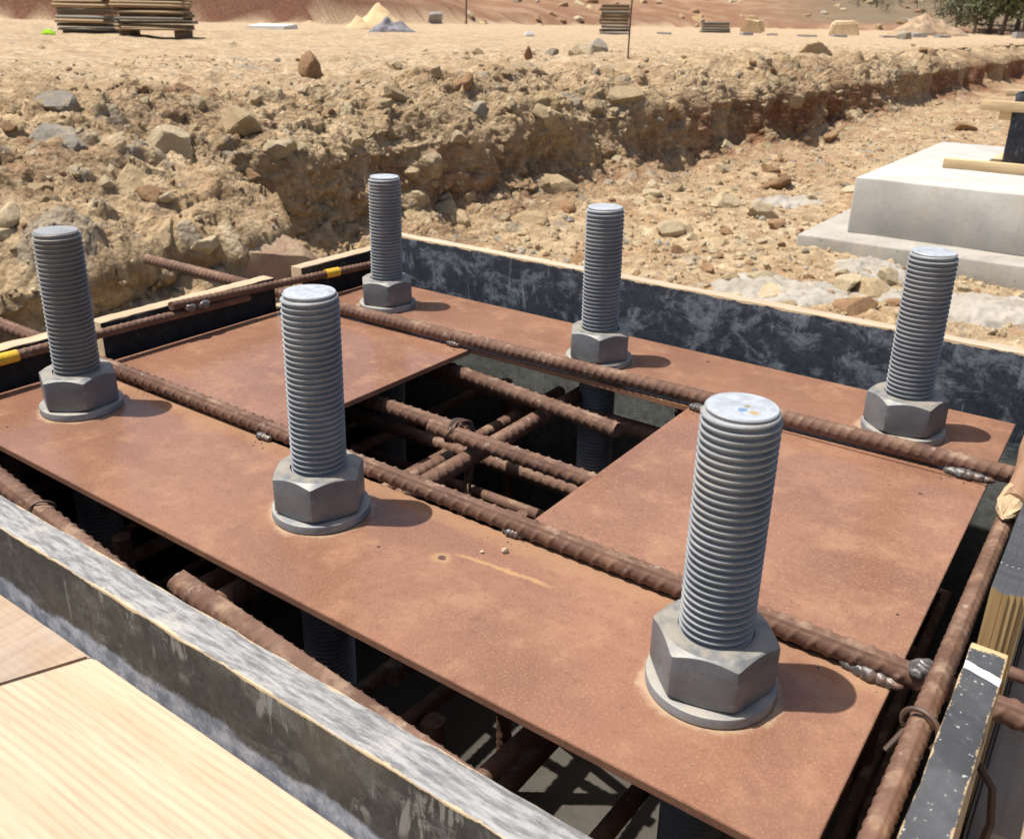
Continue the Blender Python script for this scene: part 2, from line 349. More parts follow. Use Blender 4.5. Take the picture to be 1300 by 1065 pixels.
def m_rock(name, c0, c1, vein=None):
    n = NT(name); rr = n.rand()
    off = n.n('VectorMath', 0, {'operation': 'ADD'}, i0=n.obj, i1=n.n('CombineXYZ', 0, None, X=n.ma('MULTIPLY', rr, 9.0), Y=rr, Z=rr))
    a = n.noise(2.2, 5, 0.65, off); b = n.noise(12, 5, 0.7, off)
    c = n.mix(n.ramp(a, 0.3, 0.7), c0, c1)
    c = n.mix(n.ma('MULTIPLY', n.ramp(b, 0.5, 0.72), 0.5), c, tuple(k * 0.6 for k in c0))
    if vein: c = n.mix(n.ma('MULTIPLY', n.ramp(n.noise(1.4, 4, 0.6, off), 0.45, 0.6), 0.8), c, vein)
    c = n.mix(1.0, c, n.mix(rr, (0.82, 0.80, 0.78), (1.12, 1.10, 1.06)), 'MULTIPLY')
    return n.fin(c, 0.9, 0.0, n.bump(n.ma('ADD', a, b), 0.6, 0.06), 0.15)

def m_plain(name, c, rough=0.7, metal=0.0, var=0.25, scale=20):
    n = NT(name); a = n.noise(scale, 4, 0.65)
    return n.fin(n.mix(n.ramp(a, 0.3, 0.7), tuple(k * (1 - var) for k in c), tuple(min(1, k * (1 + var)) for k in c)), rough, metal, n.bump(a, 0.3, 0.003))

def m_leaf(name, c0, c1):
    n = NT(name); a = n.noise(0.9, 3, 0.6)
    c = n.mix(n.ramp(a, 0.35, 0.65), c0, c1)
    return n.fin(c, 0.6, 0.0, None, 0.3)

MAT = dict(
    plate=m_rust_plate(), rebar=m_rebar(), galv=m_galv('galvanised_thread', 1.38, False), galvs=m_galv('galvanised_thread_sandy', 1.1, False, 0.55), galvd=m_galv('galvanised_nut', 0.86, True), galvw=m_galv('galvanised_washer', 1.25, True), btop=m_bolt_top(), btopp=m_paint_mark(), weld=m_weld(),
    film_back=m_film('film_faced_back', (0.014, 0.018, 0.026), (0.155, 0.175, 0.205), 0.75, 0.007, 0.3, None, 0.0, 1.7),
    film_left=m_film('film_faced_left', (0.010, 0.010, 0.011), (0.12, 0.11, 0.10), 0.15, 0.004),
    film_front=m_film('film_faced_front', (0.024, 0.024, 0.023), (0.125, 0.123, 0.115), 0.5, 0.004, 0.7, (-0.078,), 0.5, 2.2),
    film_ped=m_film('film_faced_pedestal', (0.022, 0.026, 0.036), (0.16, 0.18, 0.21), 0.55, 0, 0.3),
    film_grey=m_film('film_faced_grey', (0.07, 0.072, 0.070), (0.24, 0.24, 0.225), 1.0, 0, 0.25),
    edge_raw=m_wood('raw_plywood_edge', (0.40, 0.295, 0.185), (0.54, 0.42, 0.28), 1, 0, False, 0.15),
    edge_raw_x=m_wood('raw_plywood_edge_long', (0.42, 0.325, 0.22), (0.56, 0.45, 0.32), 0, 0, False, 0.35),
    ply_end=m_wood('split_ply', (0.40, 0.25, 0.11), (0.58, 0.41, 0.20), 2, 0, True),
    timber=m_wood('pale_timber', (0.46, 0.35, 0.24), (0.54, 0.425, 0.305), 0, 0.38, False),
    timber_b=m_wood('pinkish_timber', (0.32, 0.23, 0.16), (0.42, 0.315, 0.225), 1, 0.15, True, 0.35),
    timber_far=m_wood('waler_timber', (0.50, 0.36, 0.20), (0.66, 0.50, 0.30), 0),
    conc=m_concrete('footing_concrete', (0.42, 0.405, 0.375), (0.52, 0.50, 0.465), 0.3, 0.4), conc_base=m_concrete('slab_concrete', (0.30, 0.28, 0.25), (0.40, 0.375, 0.335), 0.4, 0.5), conc_shade=m_concrete('shade_dark_concrete', (0.06, 0.055, 0.048), (0.10, 0.09, 0.075), 0.5),  # last one: concrete darkened, the gloom inside the form box put into its colour
    spill=m_concrete('spilled_concrete', (0.30, 0.265, 0.215), (0.40, 0.37, 0.325), 0.8, 0.5),
    soil=m_soil(),
    rock_tan=m_rock('rock_tan', (0.40, 0.305, 0.185), (0.52, 0.41, 0.26)),
    rock_cream=m_rock('rock_cream', (0.48, 0.39, 0.255), (0.60, 0.505, 0.35)),
    rock_brown=m_rock('rock_brown', (0.28, 0.17, 0.10), (0.40, 0.26, 0.15)),
    rock_grey=m_rock('rock_grey', (0.27, 0.25, 0.22), (0.36, 0.335, 0.295), (0.42, 0.345, 0.235)),
    rock_pink=m_rock('rock_pink', (0.35, 0.25, 0.175), (0.46, 0.35, 0.235), (0.33, 0.20, 0.155)),
    tape=m_plain('yellow_tape', (0.66, 0.40, 0.03), 0.4, 0, 0.2), wire=m_plain('tie_wire', (0.10, 0.062, 0.045), 0.6, 0.2),
    bark=m_wood('stick_bark', (0.22, 0.12, 0.075), (0.34, 0.21, 0.13), 1), splinter=m_wood('stick_splinter', (0.38, 0.265, 0.145), (0.50, 0.375, 0.23), 1),
)
# worn dark tops of the right boards and the dusted top of the front board
def m_top_dark(stripe_y=None):
    n = NT('dark_board_edge' + ('_marked' if stripe_y is not None else '')); x, y, z = n.sep()
    b = n.noise(45, 5, 0.7); a = n.noise(9, 5, 0.7)
    c = n.mix(n.ramp(a, 0.35, 0.7), (0.036, 0.037, 0.040), (0.088, 0.09, 0.096))
    c = n.mix(n.ramp(n.noise(150, 3, 0.6), 0.64, 0.70), c, (0.50, 0.50, 0.48))
    c = n.mix(n.ma('MULTIPLY', n.ramp(b, 0.55, 0.75), 0.5), c, (0.16, 0.157, 0.152))
    e = n.ma('ADD', n.ma('ABSOLUTE', x), n.ma('MULTIPLY', n.ma('SUBTRACT', n.noise(40, 5, 0.75), 0.5), 0.012))
    c = n.mix(n.ramp(e, 0.0122, 0.0130), c, (0.44, 0.32, 0.19))
    if stripe_y is not None:
        s = n.ma('ABSOLUTE', n.ma('ADD', n.ma('SUBTRACT', y, stripe_y), n.ma('ADD', n.ma('MULTIPLY', x, 0.35), n.ma('MULTIPLY', n.ma('SUBTRACT', n.noise(50, 3, 0.6), 0.5), 0.006))))
        c = n.mix(n.ma('LESS_THAN', s, 0.0055), c, (0.66, 0.68, 0.72))
        ee = n.ma('ADD', y, n.ma('MULTIPLY', n.ma('SUBTRACT', n.noise(45, 5, 0.7), 0.5), 0.024))
        c = n.mix(n.ramp(ee, 0.146, 0.149), c, (0.56, 0.40, 0.21))
    return n.fin(c, 0.6, 0.0, n.bump(n.ma('ADD', a, b), 0.5, 0.002))
def m_top_dusted():
    n = NT('cement_dusted_edge'); v = n.sc(n.obj, 0.14, 1, 1)
    a = n.noise(170, 6, 0.75, v); b = n.noise(75, 6, 0.75); e = n.noise(16, 6, 0.7)
    c = n.mix(n.ramp(a, 0.36, 0.64), (0.135, 0.135, 0.14), (0.36, 0.355, 0.35))
    c = n.mix(n.ma('MULTIPLY', n.ramp(n.noise(260, 4, 0.7, v), 0.56, 0.68), n.ma('MULTIPLY', n.ramp(b, 0.42, 0.62), 0.7)), c, (0.09, 0.08, 0.072))
    c = n.mix(n.ma('MULTIPLY', n.ramp(e, 0.52, 0.7), 0.6), c, (0.46, 0.43, 0.38))
    y = n.sep()[1]
    ee = n.ma('ADD', n.ma('ABSOLUTE', y), n.ma('MULTIPLY', n.ma('SUBTRACT', n.noise(30, 5, 0.75), 0.5), 0.014))
    c = n.mix(n.ma('MULTIPLY', n.ramp(ee, 0.0155, 0.0175), 0.8), c, (0.58, 0.44, 0.26))
    return n.fin(c, 0.8, 0.0, n.bump(n.ma('ADD', a, b), 0.6, 0.002))
MAT['top_dark'] = m_top_dark(); MAT['top_dark_marked'] = m_top_dark(0.118); MAT['top_dusted'] = m_top_dusted()

# ------------------------------------------------------------------ object helpers
def link(name, me, parent=None, mats=None, loc=None, rot=None):
    o = bpy.data.objects.new(name, me); COL.objects.link(o)
    if mats is not None and me is not None and len(me.materials) == 0:
        for m in (mats if isinstance(mats, (list, tuple)) else [mats]): me.materials.append(m)
    if parent is not None: o.parent = parent
    if loc is not None: o.location = loc
    if rot is not None: o.rotation_euler = rot
    return o
def tag(o, label, cat, group=None, kind=None):
    o['label'] = label; o['category'] = cat
    if group: o['group'] = group
    if kind: o['kind'] = kind
    return o
def empty(name, loc=(0, 0, 0), rot=(0, 0, 0)):
    o = bpy.data.objects.new(name, None); COL.objects.link(o); o.location = loc; o.rotation_euler = rot; o.empty_display_size = 0.05
    return o
def npmesh(name, V, F, smooth=True, sharp=None):
    """V (n,3); F (m,3|4) array"""
    V = np.asarray(V, dtype=np.float32); F = np.asarray(F, dtype=np.int32); k = F.shape[1]
    me = bpy.data.meshes.new(name)
    me.vertices.add(len(V)); me.vertices.foreach_set('co', V.ravel())
    me.loops.add(F.size); me.loops.foreach_set('vertex_index', F.ravel())
    me.polygons.add(len(F)); me.polygons.foreach_set('loop_start', np.arange(0, F.size, k, dtype=np.int32)); me.polygons.foreach_set('loop_total', np.full(len(F), k, dtype=np.int32))
    me.update(calc_edges=True); me.validate()
    me.polygons.foreach_set('use_smooth', np.full(len(me.polygons), smooth, dtype=bool))
    if sharp is not None: me.set_sharp_from_angle(angle=math.radians(sharp))
    return me
def bmm(name, bm, smooth=False, sharp=30):
    bmesh.ops.recalc_face_normals(bm, faces=bm.faces)
    me = bpy.data.meshes.new(name); bm.to_mesh(me); bm.free()
    if smooth:
        me.polygons.foreach_set('use_smooth', np.full(len(me.polygons), True, dtype=bool)); me.set_sharp_from_angle(angle=math.radians(sharp))
    return me
def box_mesh(name, sx, sy, sz, bev=0.002, cuts=None, jit=0.0, z_top=False, seed=0, matfn=None, axis=0, seg=2):
    """box centred in x,y; local z from -sz to 0 when z_top else 0..sz; cut along its long axis and roughened"""
    bm = bmesh.new(); bmesh.ops.create_cube(bm, size=1.0)
    for v in bm.verts:
        v.co = Vector((v.co.x * sx, v.co.y * sy, v.co.z * sz + (-sz / 2 if z_top else sz / 2)))
    if bev: bmesh.ops.bevel(bm, geom=list(bm.edges), offset=bev, segments=seg, profile=0.5, affect='EDGES')
    if cuts:
        L = (sx, sy, sz)[axis]; nrm = [0, 0, 0]; nrm[axis] = 1
        for i in range(1, cuts):
            c = [0, 0, 0]; c[axis] = -L / 2 + L * i / cuts if axis < 2 else 0
            bmesh.ops.bisect_plane(bm, geom=list(bm.verts) + list(bm.edges) + list(bm.faces), plane_co=c, plane_no=nrm, dist=1e-6)
    if jit:
        rr = random.Random(seed)
        from mathutils import noise as mn
        for v in bm.verts:
            q = v.co * 30 + Vector((seed * 7.1, 0, 0)); v.co += Vector((mn.noise(q), mn.noise(q + Vector((9, 0, 0))), mn.noise(q + Vector((0, 9, 0))))) * jit
            q = v.co * 140 + Vector((seed * 3.1, 5, 0)); v.co += Vector((mn.noise(q), mn.noise(q + Vector((9, 0, 0))), mn.noise(q + Vector((0, 9, 0))))) * jit * 0.6
    bm.normal_update()
    if matfn:
        for f in bm.faces: f.material_index = matfn(f.normal)
    return bmm(name, bm, True, 40)
def tube_mesh(name, pts, r, n=8, caps=True):
    P = [Vector(p) for p in pts]; V = []; F = []
    rs = r if isinstance(r, (list, tuple)) else [r] * len(P)
    up = Vector((0.13, 0.2, 1)).normalized(); prev = None
    for i, p in enumerate(P):
        t = (P[min(i + 1, len(P) - 1)] - P[max(i - 1, 0)]).normalized()
        a = (prev if prev is not None else up); a = (a - t * a.dot(t))
        if a.length < 1e-4: a = t.orthogonal()
        a.normalize(); prev = a; b = t.cross(a)
        for k in range(n):
            an = 2 * math.pi * k / n; V.append(p + (a * math.cos(an) + b * math.sin(an)) * rs[i])
    for i in range(len(P) - 1):
        for k in range(n): F.append((i * n + k, i * n + (k + 1) % n, (i + 1) * n + (k + 1) % n, (i + 1) * n + k))
    if caps: F.append(tuple(range(n))[::-1]); F.append(tuple(range((len(P) - 1) * n, len(P) * n)))
    me = bpy.data.meshes.new(name); me.from_pydata([tuple(v) for v in V], [], F); me.update()
    me.polygons.foreach_set('use_smooth', np.full(len(me.polygons), True, dtype=bool)); me.set_sharp_from_angle(angle=math.radians(50))
    return me

# ------------------------------------------------------------------ terrain: plateau, earth bank, trench floor, hillside
def sstep(a, b, x):
    t = np.clip((x - a) / (b - a), 0, 1); return t * t * (3 - 2 * t)
PB = np.array([(-4.95, 0.0), (-4.50, -0.09), (-4.10, -0.30), (-3.96, -0.46), (-3.95, -0.74), (-3.90, -1.00), (-3.66, -1.14), (-3.2, -1.20)])
PA = np.array([(-4.95, 0.0), (-4.52, -0.12), (-4.10, -0.31), (-3.60, -0.50), (-3.06, -0.70), (-3.05, -0.90), (-2.75, -1.08), (-1.75, -1.20)])
def samp_poly(P, t):
    d = np.r_[0, np.cumsum(np.hypot(*(P[1:] - P[:-1]).T))]; d /= d[-1]
    return np.interp(t, d, P[:, 0]), np.interp(t, d, P[:, 1])
def build_terrain():
    ys = [-40.0]; y = -40.0
    while y < 320:
        d = max(0.0, math.hypot(4.5, y + 0.5) if y > -0.5 else 4.5)
        st = 0.0125 * (d / 5.0) ** 1.0 if y > 0.4 else (0.05 if y > -2 else 1.6)
        if y > 20: st *= (d / 20) ** 0.35
        y += st; ys.append(y)
    ys = np.array(ys)
    xf = -np.geomspace(300, 9.2, 150); xn = np.linspace(-9.0, -4.95, 75)[:-0 or None]
    tb = np.linspace(0, 1, 190)[1:]
    nf = 150; xr = np.geomspace(0.35, 30, 24)
    nu = len(xf) + len(xn) + len(tb) + nf + len(xr); ny = len(ys)
    X = np.zeros((ny, nu)); Z = np.zeros((ny, nu)); W = np.zeros(nu)
    b = 1 - sstep(3.25, 3.8, ys)
    xa, za = samp_poly(PA, tb); xb, zb = samp_poly(PB, tb)
    wob = fbm(np.c_[ys * 0.55, ys * 0 + 3.1, ys * 0], 3, 40) * 0.34 + fbm(np.c_[ys * 1.7, ys * 0 + 8.1, ys * 0], 2, 44) * 0.24 + fbm(np.c_[ys * 4.1, ys * 0 + 1.1, ys * 0], 2, 47) * 0.08
    wob = wob * (1 - 0.6 * b) + 0.02 * np.maximum(0, ys - 18) * -0.6
    i0 = len(xf); i1 = i0 + len(xn); i2 = i1 + len(tb); i3 = i2 + nf
    X[:, :i0] = xf; X[:, i0:i1] = xn
    bx = xa[None] * b[:, None] + xb[None] * (1 - b[:, None]); bz = za[None] * b[:, None] + zb[None] * (1 - b[:, None])
    prof = np.interp(tb, [0, 0.15, 0.4, 0.8, 1], [0.35, 0.9, 1.0, 0.9, 0.6])
    X[:, i1:i2] = bx + wob[:, None] * prof; Z[:, i1:i2] = bz
    X[:, i1 - 1] += wob * 0.2
    xe = X[:, i2 - 1]; tt = np.linspace(0, 1, nf + 1)[1:]
    X[:, i2:i3] = xe[:, None] + (1.2 - xe[:, None]) * tt; Z[:, i2:i3] = -1.2
    X[:, i3:] = 1.2 + xr; Z[:, i3:] = -1.2
    Y = np.repeat(ys[:, None], nu, 1)
    Z[:, i2:] -= 0.07 * sstep(-1.0, 0.5, X[:, i2:]) * sstep(2.5, 5.5, Y[:, i2:])
    # smooth plateau rise, then the hillside
    pl = np.zeros((ny, nu)); mask = np.zeros(nu); mask[:i1] = 1
    pz = np.minimum(0.34, 0.013 * np.maximum(0, -4.95 - X)) + 0.0012 * np.maximum(0, Y - 15)
    dx, dy = X - CC.x, Y - CC.y; rad = np.hypot(dx, dy); az = np.degrees(np.arctan2(-dx, dy))
    flat = np.c_[X.ravel(), Y.ravel(), Z.ravel()]
    r0 = np.interp(az, [0, 14, 26, 38, 47, 60, 90], [132, 125, 105, 78, 46, 41, 40]) + 3.5 * fbm(np.c_[flat[:, 0] * 0.07, flat[:, 1] * 0.07, flat[:, 2] * 0], 3, 60).reshape(ny, nu)
    cut = np.interp(az, [0, 24, 34, 45, 52, 90], [0.3, 0.5, 0.8, 1.2, 1.9, 2.2])
    e = rad - r0
    hill = np.where(e > 0, cut * sstep(0, 1.6, e) + 0.10 * np.maximum(0, e - 1.5) + 0.0006 * np.maximum(0, e - 20) ** 2 * (az < 40), 0)
    hill *= 1 + 0.25 * fbm(np.c_[flat[:, 0] * 0.12, flat[:, 1] * 0.12, flat[:, 2] * 0 + 2], 3, 61).reshape(ny, nu)
    Z[:, :i1] += (pz + hill)[:, :i1]
    # far end of the trench climbs out
    ramp = sstep(48, 75, ys)[:, None] * np.ones(nu)
    Z[:, i1:] = Z[:, i1:] * (1 - ramp[:, i1:]) + (pz[:, [i1 - 1]] * np.ones(nu - i1)) * ramp[:, i1:]
    Z[:, i1:] += np.where((e > 0), hill, 0)[:, i1:]
    # normals in the cross-section
    tx = np.gradient(X, axis=1); tz = np.gradient(Z, axis=1); ln = np.hypot(tx, tz) + 1e-9
    nx, nz = -tz / ln, tx / ln
    # displacement
    wt = np.zeros(nu); wt[:i0] = 0.22; wt[i0:i1] = np.linspace(0.24, 0.75, i1 - i0); wt[i1:i2] = np.interp(tb, [0, .1, .8, 1], [0.75, 1, 1, 0.45]); wt[i2:i3] = 0.42; wt[i3:] = 0.3
    WT = np.repeat(wt[None], ny, 0).ravel()
    P = np.c_[X.ravel(), Y.ravel(), Z.ravel()]; dist = rad.ravel()
    near = dist < 34
    D = (0.20 * fbm(P * 0.9, 2, 1) + 0.10 * fbm(P * 2.2, 2, 2)) * WT
    big = np.where(WT > 0.5, 1.0, 0.35)
    Pn = P[near]; wn_ = WT[near]; zz = np.zeros(len(Pn))
    s1, id1 = stones(Pn * 2.6, 3, 0.16, 0.55, 0.5)
    s2, id2 = stones(Pn * 6.5 + 3.3, 4, 0.16, 0.55, 0.62)
    s3, id3 = stones(Pn * 16 + 1.3, 6, 0.18, 0.55, 0.6)
    wp = Pn + 0.05 * np.c_[fbm(Pn * 5, 2, 90), fbm(Pn * 5, 2, 91), fbm(Pn * 5, 2, 92)]
    f1, c1 = facets(wp * 3.6, 11); f2, c2 = facets(wp * 10, 12); f3, c3 = facets(wp * 27, 13)
    ridge = 1 - np.abs(fbm(Pn * 3.4, 3, 21))
    add = (s1 / 2.6 * 0.45 * np.clip(wn_ * 1.3, 0, 1) ** 1.5 + s2 / 6.5 * 0.70 * np.clip(wn_ * 1.25, 0, 1) + s3 / 16 * 0.5) \
        + (f1 / 3.6 * 0.20 * np.clip(wn_, 0, 1) ** 1.6 + f2 / 10 * 0.20 * np.clip(wn_ * 1.1, 0, 1) + f3 / 27 * 0.30 * np.clip(wn_ * 1.2, 0.3, 1)) + (ridge - 0.8) * 0.06 * wn_ + 0.030 * fbm(Pn * 9, 4, 31, 0.62) * np.clip(wn_ * 1.3, 0.25, 1) + 0.012 * fbm(Pn * 37, 2, 35) * np.clip(wn_ * 1.5, 0.3, 1)
    D[near] += add * np.clip((34 - dist[near]) / 10, 0, 1)
    far = (dist > 22)
    D[far] += (0.10 * fbm(P[far] * 0.8, 3, 50) * np.clip((dist[far] - 22) / 20, 0, 1)) * np.where(e.ravel()[far] > -1, 2.4, 0.35)
    D = D.reshape(ny, nu)
    fx, fz = X + nx * D, Z + nz * D
    # ---- soil colours
    C = np.zeros((ny * nu, 3)); PR = P
    n1 = (fbm(PR * 0.55, 3, 70) + 1) / 2; n2 = (fbm(PR * 2.3, 3, 71) + 1) / 2
    tan = np.array((0.425, 0.322, 0.205)); pale = np.array((0.515, 0.405, 0.282)); red = np.array((0.25, 0.125, 0.075)); och = np.array((0.485, 0.38, 0.25)); brn = np.array((0.25, 0.155, 0.092))
    L3 = lambda a_, b_, t_: a_ * (1 - t_[:, None]) + b_ * t_[:, None]
    cc = L3(np.repeat(tan[None], len(C), 0), och, sstep(0.35, 0.7, n2)); cc = L3(cc, brn, sstep(0.54, 0.72, n1) * 0.55)
    zf = Z.ravel(); ui = np.repeat(np.arange(nu)[None], ny, 0).ravel(); yy = PR[:, 1]
    plat = ui < i1; floor = ui >= i2
    cc = np.where(plat[:, None], L3(np.repeat(pale[None], len(C), 0), tan, sstep(0.45, 0.8, n2) * 0.5), cc)
    edge = (ui >= i0) & (ui < i1); te = np.clip((ui - i0) / (i1 - i0), 0, 1)
    cc = np.where(edge[:, None], L3(cc, tan, sstep(0.55, 1, te) * 0.7), cc)
    cc = np.where(floor[:, None], L3(np.repeat(np.array((0.485, 0.38, 0.25))[None], len(C), 0), np.array((0.42, 0.285, 0.17)), sstep(0.45, 0.75, n2) * 0.7), cc)
    redm = (~plat) * sstep(-0.30, -0.62, zf) * (1 - sstep(-1.12, -1.2, zf) * 0.7) * np.maximum(sstep(8.5, 11, yy) * sstep(0.35, 0.6, n1 * 0.6 + n2 * 0.4), 0.55 * sstep(0.52, 0.68, n2) * sstep(3, 5, yy))
    cc = L3(cc, red, np.clip(redm, 0, 1))
    hz = np.clip(e.ravel() / 0.4 + 0.6, 0, 1); azf = az.ravel()
    hillc = L3(np.repeat(np.array((0.27, 0.155, 0.10))[None], len(C), 0), np.array((0.36, 0.245, 0.165)), sstep(0.4, 0.7, n1))
    hillc = L3(hillc, np.array((0.19, 0.092, 0.062)), sstep(36, 46, azf) * 0.85)
    hillc = L3(hillc, np.array((0.19, 0.165, 0.115)), sstep(23, 15, azf) * sstep(2, 8, e.ravel()) * 0.8)
    cc = L3(cc, hillc, hz)
    nd = np.where(near)[0]
    tone = (c1 - .5) * 0.16 + (c2 - .5) * 0.26 + (c3 - .5) * 0.20
    cc[nd] *= (1 + tone * np.where(wn_ > 0.4, 1, 0.6))[:, None]
    for s_, id_, th in ((s1, id1, 0.035), (s2, id2, 0.03), (s3, id3, 0.03)):
        pal = np.array([(0.47, 0.375, 0.245), (0.40, 0.30, 0.185), (0.53, 0.45, 0.32), (0.33, 0.295, 0.24), (0.33, 0.22, 0.14), (0.44, 0.335, 0.20)])
        k = (id_ * 6).astype(int) % 6; t = sstep(th, th * 3, s_) * 0.8 * np.where(id_ > 0, 1, 0)
        cc[nd] = cc[nd] * (1 - t[:, None]) + pal[k] * t[:, None]
    V = np.c_[fx.ravel(), Y.ravel(), fz.ravel()]
    idx = np.arange(ny * nu).reshape(ny, nu)
    F = np.stack([idx[:-1, :-1], idx[:-1, 1:], idx[1:, 1:], idx[1:, :-1]], -1).reshape(-1, 4)
    me = npmesh('ground', V, F, True)
    ca = me.color_attributes.new('soil', 'FLOAT_COLOR', 'POINT')
    ca.data.foreach_set('color', np.c_[cc, np.ones(len(cc))].astype(np.float32).ravel())
    o = link('ground', me, None, MAT['soil']); o['kind'] = 'structure'
    return o, V, ui, (i0, i1, i2, i3), ny, nu
ground, GV, GU, GI, GNY, GNU = build_terrain()
bpy.context.view_layer.update()
def hit(q):
    ok, loc, nrm, _ = ground.ray_cast(CC, ray(q), distance=600)
    return (loc.copy(), nrm.copy()) if ok else (None, None)
def drop(x, y, z0=60):
    ok, loc, nrm, _ = ground.ray_cast(Vector((x, y, z0)), Vector((0, 0, -1)), distance=200)
    return (loc.copy(), nrm.copy()) if ok else (Vector((x, y, 0)), Vector((0, 0, 1)))

# ------------------------------------------------------------------ our own footing under the formwork
def footing(cx, cy, hx, hy, ztop, zledge, zbot, lx, ly, label, mt='conc'):
    t = empty('concrete_footing', (cx, cy, zbot)); tag(t, label, 'footing')
    link('block', box_mesh('footing_block', 2 * hx, 2 * hy, ztop - zledge, 0.012, 12, 0.004, False, 3), t, MAT[mt], (0, 0, zledge - zbot))
    link('base_slab', box_mesh('footing_base', 2 * lx, 2 * ly, zledge - zbot, 0.015, 12, 0.006, False, 5), t, MAT['conc_base'], (0, 0, 0))
    return t
footing(0.63, 0.50, 1.25, 1.75, -0.62, -1.08, -1.26, 1.5, 2.0, 'concrete footing carrying the formwork box with the rusted anchor plate', 'conc_shade')  # block coloured dark to stand in for shade down in the box

# ------------------------------------------------------------------ anchor template: four rusted plates with welded bars
PW, PD, HX0, HX1, HY0, HY1, PT = 1.289, 0.944, 0.443, 0.870, 0.232, 0.690, 0.009
tmpl = empty('anchor_plate_frame', (0, 0, 0))
tag(tmpl, 'rust brown steel plate frame with rectangular opening and ribbed bars welded across', 'steel plate')
def plate(x0, x1, y0, y1, dz=0.0):
    bm = bmesh.new(); bmesh.ops.create_cube(bm, size=1)
    for v in bm.verts: v.co = Vector((x0 + (v.co.x + .5) * (x1 - x0), y0 + (v.co.y + .5) * (y1 - y0), dz - PT + (v.co.z + .5) * PT))
    bmesh.ops.bevel(bm, geom=list(bm.edges), offset=0.0007, segments=2, affect='EDGES')
    return link('plate', bmm('plate', bm, True, 40), tmpl, MAT['plate'])
plate(0, PW, 0, HY0 - 0.0006); plate(0, PW, HY1 + 0.012, PD)
plate(0.0, HX0, HY0 + 0.0006, HY1 + 0.0108, -0.0012); plate(HX1, PW, HY0 + 0.0006, HY1 + 0.0108, -0.0008)

RB = {}
def rebar_mesh(L, d, step, n, pitch, seed=0, smooth=False):
    key = (round(L, 3), d, step, n, pitch, seed, smooth)
    if key in RB: return RB[key]
    ns = max(4, int(L / step)); s = np.linspace(0, L, ns + 1); th = np.arange(n) * 2 * np.pi / n
    S, T = np.meshgrid(s, th, indexing='ij')
    r0 = d / 2 * 0.93
    rad = np.full_like(S, r0)
    if not smooth:
        c = np.abs(np.sin(T / 1.0)); half = np.sin(T)
        lg = np.minimum(np.mod(T, np.pi), np.pi - np.mod(T, np.pi)) * r0      # arc distance to the longitudinal ribs
        rad += d * 0.075 * np.clip((0.0026 * d / 0.025 - lg) / (0.0012 * d / 0.025), 0, 1)
        ph = S / pitch + np.where(half > 0, 1, -1) * (np.mod(T, np.pi) / np.pi - 0.5) * 0.95 + np.where(half > 0, 0, 0.5)
        w = np.abs(np.mod(ph, 1) - 0.5) * 2
        rad += d * 0.062 * np.clip((w - 0.70) / 0.14, 0, 1) * np.clip((np.abs(half) - 0.12) * 2.0, 0, 1)
    rr = np.random.default_rng(seed + 3)
    rad += d * 0.005 * rr.standard_normal(rad.shape)
    wob = np.c_[np.sin(s * 3.1 + seed) * 0.0012, np.cos(s * 2.3 + seed * 2) * 0.0012]
    V = np.stack([S, rad * np.cos(T) + wob[:, [0]], rad * np.sin(T) + wob[:, [1]]], -1).reshape(-1, 3)
    idx = np.arange((ns + 1) * n).reshape(ns + 1, n); nx = np.roll(idx, -1, 1)
    F = np.stack([idx[:-1], nx[:-1], nx[1:], idx[1:]], -1).reshape(-1, 4)
    V = np.r_[V, [[0.0005, 0, 0], [L - 0.0005, 0, 0]]]; k = len(V)
    caps = [(k - 2, nx[0, i], idx[0, i], idx[0, i]) for i in range(n)]; caps2 = [(k - 1, idx[-1, i], nx[-1, i], nx[-1, i]) for i in range(n)]
    me = bpy.data.meshes.new('rebar')
    faces = [tuple(f) for f in F] + [f[:3] for f in caps] + [f[:3] for f in caps2]
    me.from_pydata(V.tolist(), [], faces); me.update()
    me.polygons.foreach_set('use_smooth', np.full(len(me.polygons), True, dtype=bool)); me.set_sharp_from_angle(angle=math.radians(60))
    RB[key] = me; return me
def rebar(p0, p1, d=0.025, spin=90, step=0.0026, n=36, pitch=None, parent=None, name='rebar', seed=0, smooth=False):
    p0, p1 = Vector(p0), Vector(p1); v = p1 - p0; L = v.length
    o = link(name, rebar_mesh(L, d, step, n, pitch or d * 0.72, seed, smooth), parent, MAT['rebar'])
    q = v.to_track_quat('X', 'Z'); o.rotation_mode = 'QUATERNION'
    from mathutils import Quaternion
    o.rotation_quaternion = q @ Quaternion((1, 0, 0), math.radians(spin)); o.location = p0
    return o
bar1 = rebar((-0.62, 0.2415, 0.0130), (1.72, 0.2385, 0.0130), 0.0238, 115, parent=tmpl, name='welded_bar', seed=1, step=0.0018, n=44, pitch=0.0195)
bar2 = rebar((-0.51, 0.690, 0.0148), (1.318, 0.7215, 0.0138), 0.0245, 40, parent=tmpl, name='welded_bar', seed=2, step=0.0022, pitch=0.0135)
def blob(name, loc, sx, sy, sz, rotz, parent, mat, seed, amp=0.35, sub=3):
    bm = bmesh.new(); bmesh.ops.create_icosphere(bm, subdivisions=sub, radius=1.0)
    from mathutils import noise as mn
    for v in bm.verts:
        k = 1 + amp * mn.noise(v.co * 1.6 + Vector((seed * 4.3, 0, 0))) + amp * 0.45 * mn.noise(v.co * 4 + Vector((0, seed * 2.3, 0)))
        v.co = Vector((v.co.x * sx * k, v.co.y * sy * k, v.co.z * sz * k))
    return link(name, bmm(name, bm, True, 70), parent, mat, loc, (0, 0, rotz))
